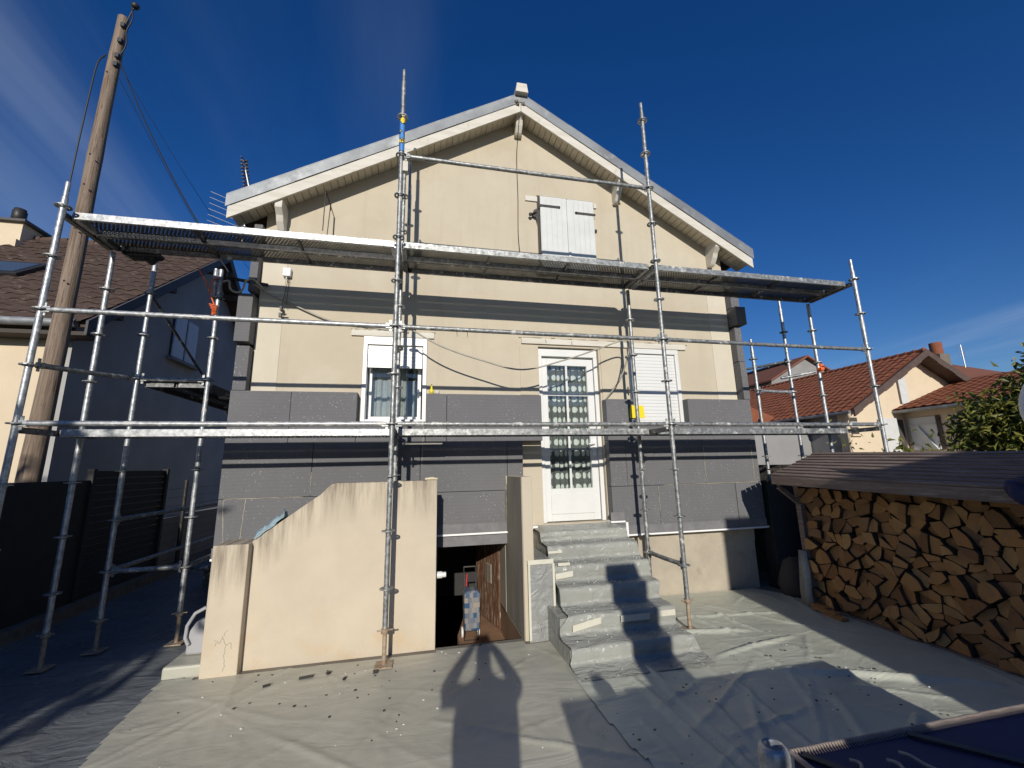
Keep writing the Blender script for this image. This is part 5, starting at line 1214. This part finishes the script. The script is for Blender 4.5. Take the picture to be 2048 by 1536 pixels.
# ------------------------------------------------------------------ trees and shrubs
def tree(name, base, h, crown, label, cat, nleaf, lsize, mat, seed, trunk_r=.07, nl=9):
    gg = np.random.default_rng(seed); root = thing(name, base, label, cat); B = Vector(base)
    b = MB(); top = B+Vector((gg.normal(0,.1), gg.normal(0,.1), h*.55)); b.tube([B, B.lerp(top,.5)+Vector((.05,.03,0)), top], [trunk_r, trunk_r*.8, trunk_r*.6], 8)
    tips = []
    for k in range(nl):
        c = crown[int(gg.integers(0, len(crown)))]; d = Vector(gg.normal(0,1,3)).normalized(); tip = Vector(c[:3])+Vector((d.x*c[3], d.y*c[3], d.z*c[4]))*.85
        mid = top.lerp(tip,.5)+Vector((gg.normal(0,.1),gg.normal(0,.1),.1)); b.tube([B.lerp(top, gg.uniform(.5,1)), mid, tip], [trunk_r*.45, trunk_r*.25, trunk_r*.08], 6); tips += [mid, tip]
        for q in range(3):
            t2 = tip+Vector(gg.normal(0,.22,3)); b.tube([mid.lerp(tip,gg.uniform(.2,.9)), t2], [trunk_r*.12, trunk_r*.04], 4); tips.append(t2)
    b.build('trunk', bark, root)
    V = []; F_ = []
    cl = []
    for k in range(nleaf//14):
        c = crown[int(gg.integers(0, len(crown)))]; d = Vector(gg.normal(0,1,3)).normalized()*(gg.random()**.45); cl.append(Vector(c[:3])+Vector((d.x*c[3], d.y*c[3], d.z*c[4])))
    cl += tips
    for k in range(nleaf):
        c = cl[int(gg.integers(0, len(cl)))] + Vector(gg.normal(0, 1, 3))*lsize*1.15
        a = Vector(gg.normal(0,1,3)); a.z -= .7; a.normalize(); s_ = a.cross(Vector(gg.normal(0,1,3))).normalized(); nn = a.cross(s_)
        ln_ = lsize*gg.uniform(.7,1.3); wd = ln_*.20; i0 = len(V)
        V += [c, c+a*ln_*.35+s_*wd+nn*.12*ln_, c+a*ln_*.4, c+a*ln_*.35-s_*wd+nn*.12*ln_, c+a*ln_-nn*.1*ln_]
        F_ += [(i0,i0+1,i0+2),(i0,i0+2,i0+3),(i0+1,i0+4,i0+2),(i0+2,i0+4,i0+3)]
    me = bpy.data.meshes.new('crown'); me.from_pydata([tuple(v_) for v_ in V], [], F_); me.materials.append(mat); me.update()
    o = bpy.data.objects.new('crown', me); COL.objects.link(o); attach(o, root); return root
tree('peach_tree', (11.6,1.2,0), 3.2, [(11.3,1.2,2.35,.95,.65),(11.7,.8,2.2,1.2,.6),(11.9,.3,2.6,1.3,.9),(12.0,.5,3.2,.85,.55),(12.3,-.3,3.3,1.2,.8),(12.6,-.8,2.8,1.3,1.0),(12.2,.2,3.75,.4,.4),(11.2,1.5,2.1,.8,.5),(12.6,-.5,3.6,.9,.6),(11.8,.6,2.9,.9,.7)], 'leafy peach tree with yellow green drooping leaves behind the store', 'tree', 34000, .15, leaf_m, 5)
tree('garden_shrub', (9.6,2.2,0), 1.9, [(9.6,2.2,1.75,.35,.28)], 'small leafy shrub tip showing above the store roof near white shutters', 'shrub', 130, .16, leaf_m, 6, .03, 4)
tree('garden_shrub', (9.6,1.45,0), 1.9, [(9.6,1.45,1.75,.22,.22)], 'small shrub tip between white shutter and peach tree', 'shrub', 90, .16, leaf_m, 9, .03, 4)
tree('bare_shrub', (11.0,4.4,0), 2.0, [(11.0,4.4,2.0,.4,.35)], 'sparse twiggy shrub below the small barred window', 'shrub', 40, .12, leaf_m, 8, .025, 7)
tree('garden_bush', (-7.6,1.2,0), 1.9, [(-7.6,1.6,1.7,.7,.6)], 'green bush at the left picture edge behind the pole', 'bush', 900, .12, leaf_d, 12, .04, 5)

# ------------------------------------------------------------------ foreground right: covered table, tube
tb = thing('covered_table', (2.2, -3.2, 0), 'navy canvas covered garden table with laced hem in the foreground', 'table')
TZ = .70; b = MB(); nx, ny = 60, 24; V = []
for j in range(ny+1):
    for i in range(nx+1):
        x = 1.57+1.86*i/nx; y = -2.80-.75*j/ny; V.append((x, y, TZ-.010*float(fbm(np.array(x*5), np.array(y*5), 71))))
b.add(V, [(j*(nx+1)+i, j*(nx+1)+i+1, (j+1)*(nx+1)+i+1, (j+1)*(nx+1)+i) for j in range(ny) for i in range(nx)], True); b.build('canvas', navy, tb)
b = MB(); b.box(1.575,3.43,-3.55,-2.805,TZ-.16,TZ-.014); b.build('skirt', navy, tb)
b = MB(); pts = [(1.57+1.86*k/60, -2.797+.002*math.sin(k*1.7), TZ+.002) for k in range(61)]; b.tube(pts, .009, 6); b.tube([(1.57,-2.80-.75*k/20,TZ+.002) for k in range(21)], .009, 6); b.build('hem_cord', trim_m, tb)
b = MB()
for k in range(150):
    x = 1.58+1.84*k/150; b.tube([(x,-2.782,TZ-.006),(x+.004,-2.800,TZ+.012),(x+.006,-2.822,TZ-.002)], .0022, 4)
b.build('lacing', trim_m, tb, kind='stuff')
for p0, p1 in (((2.07,-2.82,TZ+.006),(2.52,-3.3,TZ+.006)),((1.60,-2.82,TZ+.006),(1.72,-3.0,TZ+.006))):
    b = MB(); b.beam(p0, p1, .03, .004); b.build('strap', dark_metal, tb)
for x, y, dx in ((1.92,-2.90,.02),(1.72,-2.89,-.03),(1.84,-2.92,0.0)):
    b = MB(); b.tube(spl([(x,y,TZ+.01),(x+.01,y-.03,TZ+.014),(x+dx,y-.07,TZ+.008),(x+dx+.01,y-.12,TZ+.012)]), .006, 6); b.build('tie_cord', trim_m, tb)
for x, y in ((1.60,-2.87),(3.36,-2.87),(1.60,-3.5),(3.36,-3.5)):
    b = MB(); b.box(x-.025,x+.025,y-.025,y+.025,0,TZ-.16); b.build('leg', dark_metal, tb)
tp = thing('steel_tube_post', (1.42, -2.89, 0), 'short silver steel tube with open top beside the covered table', 'tube')
b = MB(); b.lathe([(.042,0),(.042,.58),(.047,.63),(.047,.685),(.042,.705),(.032,.715),(.028,.708),(.027,.55),(.0,.55)], (1.425,-2.89,.085), 20); b.build('tube', galv_b, tp)

# ------------------------------------------------------------------ what stands behind the photographer and throws the shadows
bq = thing('garden_barbecue', (1.75, -5.4, 0), 'masonry garden barbecue with tall chimney behind the photographer', 'barbecue')
b = MB(); b.box(.70,2.93,-5.75,-5.15,0,1.56); b.build('body', stone, bq, bevel=.01)
b = MB(); b.box(1.44,1.79,-5.60,-5.25,1.56,2.66); b.build('chimney', stone, bq, bevel=.01)
b = MB(); b.lathe([(0,0),(.05,0),(.06,.06),(.05,.12),(0,.13)], (1.05,-5.2,1.56), 12); b.build('pot', dark_metal, bq)
gs = thing('garden_shed', (6.0, -7.5, 0), 'flat roofed garden shed behind the photographer', 'shed')
b = MB(); b.box(3.32,9.5,-9.0,-6.5,0,3.55); b.build('walls', nb_grey, gs)
b = MB(); b.box(3.30,9.6,-9.1,-6.45,3.55,3.68); b.build('roof', nb_verge, gs)
tree('conifer_hedge', (-5.2,-7.0,0), 4.2, [(-4.4,-7,3.4,.7,1.3),(-5.4,-7,3.5,.9,1.4),(-6.6,-7,3.5,1.0,1.4),(-7.9,-7,3.6,1.0,1.4),(-4.35,-7,2.2,.75,2.1),(-5.1,-7,2.3,.9,2.2),(-5.6,-7,2.4,1.0,2.3),(-6.7,-7,2.3,1.0,2.3),(-7.8,-7.2,2.3,1.0,2.2),(-9.0,-7.2,2.5,1.1,2.4),(-4.2,-7,1.0,.75,1.0),(-5.2,-7,.9,.9,.9)], 'tall dense hedge behind the photographer on the left', 'hedge', 46000, .26, leaf_d, 15, .12, 16)

# the photographer, arms raised round the phone
def person():
    root = thing('person', (.22, -4.62, 0), 'person in dark clothes standing and holding up a phone', 'person')
    J = {'pel':(.22,-4.66,.95),'sp':(.22,-4.66,1.15),'ch':(.22,-4.64,1.38),'nk':(.22,-4.62,1.55),'hd':(.22,-4.58,1.68),'ht':(.22,-4.57,1.80),
         'ls':(.03,-4.63,1.45),'le':(-.06,-4.44,1.43),'lw':(.09,-4.33,1.59),'lh':(.16,-4.305,1.66),'rs':(.41,-4.63,1.45),'re':(.51,-4.44,1.41),'rw':(.39,-4.33,1.59),'rh':(.33,-4.305,1.66),
         'lhp':(.12,-4.66,.90),'lk':(.11,-4.64,.50),'la':(.10,-4.68,.09),'lt':(.09,-4.52,.04),'rhp':(.32,-4.66,.90),'rk':(.33,-4.64,.50),'ra':(.34,-4.68,.09),'rtt':(.35,-4.52,.04)}
    rad = {'pel':(.20,.13),'sp':(.19,.12),'ch':(.20,.13),'nk':(.055,.055),'hd':(.085,.10),'ht':(.06,.07),'ls':(.085,.085),'le':(.062,.062),'lw':(.042,.042),'lh':(.035,.02),'rs':(.085,.085),'re':(.062,.062),'rw':(.042,.042),'rh':(.035,.02),'lhp':(.095,.10),'lk':(.065,.065),'la':(.045,.045),'lt':(.04,.03),'rhp':(.095,.10),'rk':(.065,.065),'ra':(.045,.045),'rtt':(.04,.03)}
    E_ = [('pel','sp'),('sp','ch'),('ch','nk'),('nk','hd'),('hd','ht'),('ch','ls'),('ls','le'),('le','lw'),('lw','lh'),('ch','rs'),('rs','re'),('re','rw'),('rw','rh'),('pel','lhp'),('lhp','lk'),('lk','la'),('la','lt'),('pel','rhp'),('rhp','rk'),('rk','ra'),('ra','rtt')]
    ks = list(J); me = bpy.data.meshes.new('body'); me.from_pydata([J[k] for k in ks], [(ks.index(a), ks.index(c)) for a, c in E_], [])
    o = bpy.data.objects.new('body', me); COL.objects.link(o)
    md = o.modifiers.new('skin', 'SKIN'); md.use_smooth_shade = True
    bpy.context.view_layer.objects.active = o
    if not me.skin_vertices:
        bpy.ops.object.select_all(action='DESELECT'); o.select_set(True); bpy.ops.mesh.customdata_skin_add()
    for i, k in enumerate(ks): me.skin_vertices[0].data[i].radius = rad[k]; me.skin_vertices[0].data[i].use_root = (k == 'pel')
    o.modifiers.new('sub', 'SUBSURF').levels = 1; o.modifiers['sub'].render_levels = 2
    me.materials.append(M('dark_clothes', (.05,.05,.06), rough=.9)); attach(o, root)
    for s, x, sx in (('l', .16, 1), ('r', .33, -1)):
        for q in range(4):
            b = MB(); z = 1.70-.022*q; b.tube([(x+.0*sx,-4.31,z-.01),(x-.01*sx,-4.325,z+.012),(x+.025*sx,-4.335,z+.012)], [.009,.0085,.007], 6); b.build('finger', M('skin_tone', (.5,.32,.24), rough=.6, bst=0) if q == 0 and s == 'l' else bpy.data.materials['skin_tone'], root)
    return root
person()
ph = MB(); ph.box(.165,.33,-4.300,-4.290,1.675,1.755); ph.build('phone', black_rubber, label='black phone held up by the photographer', cat='phone', bevel=.003)
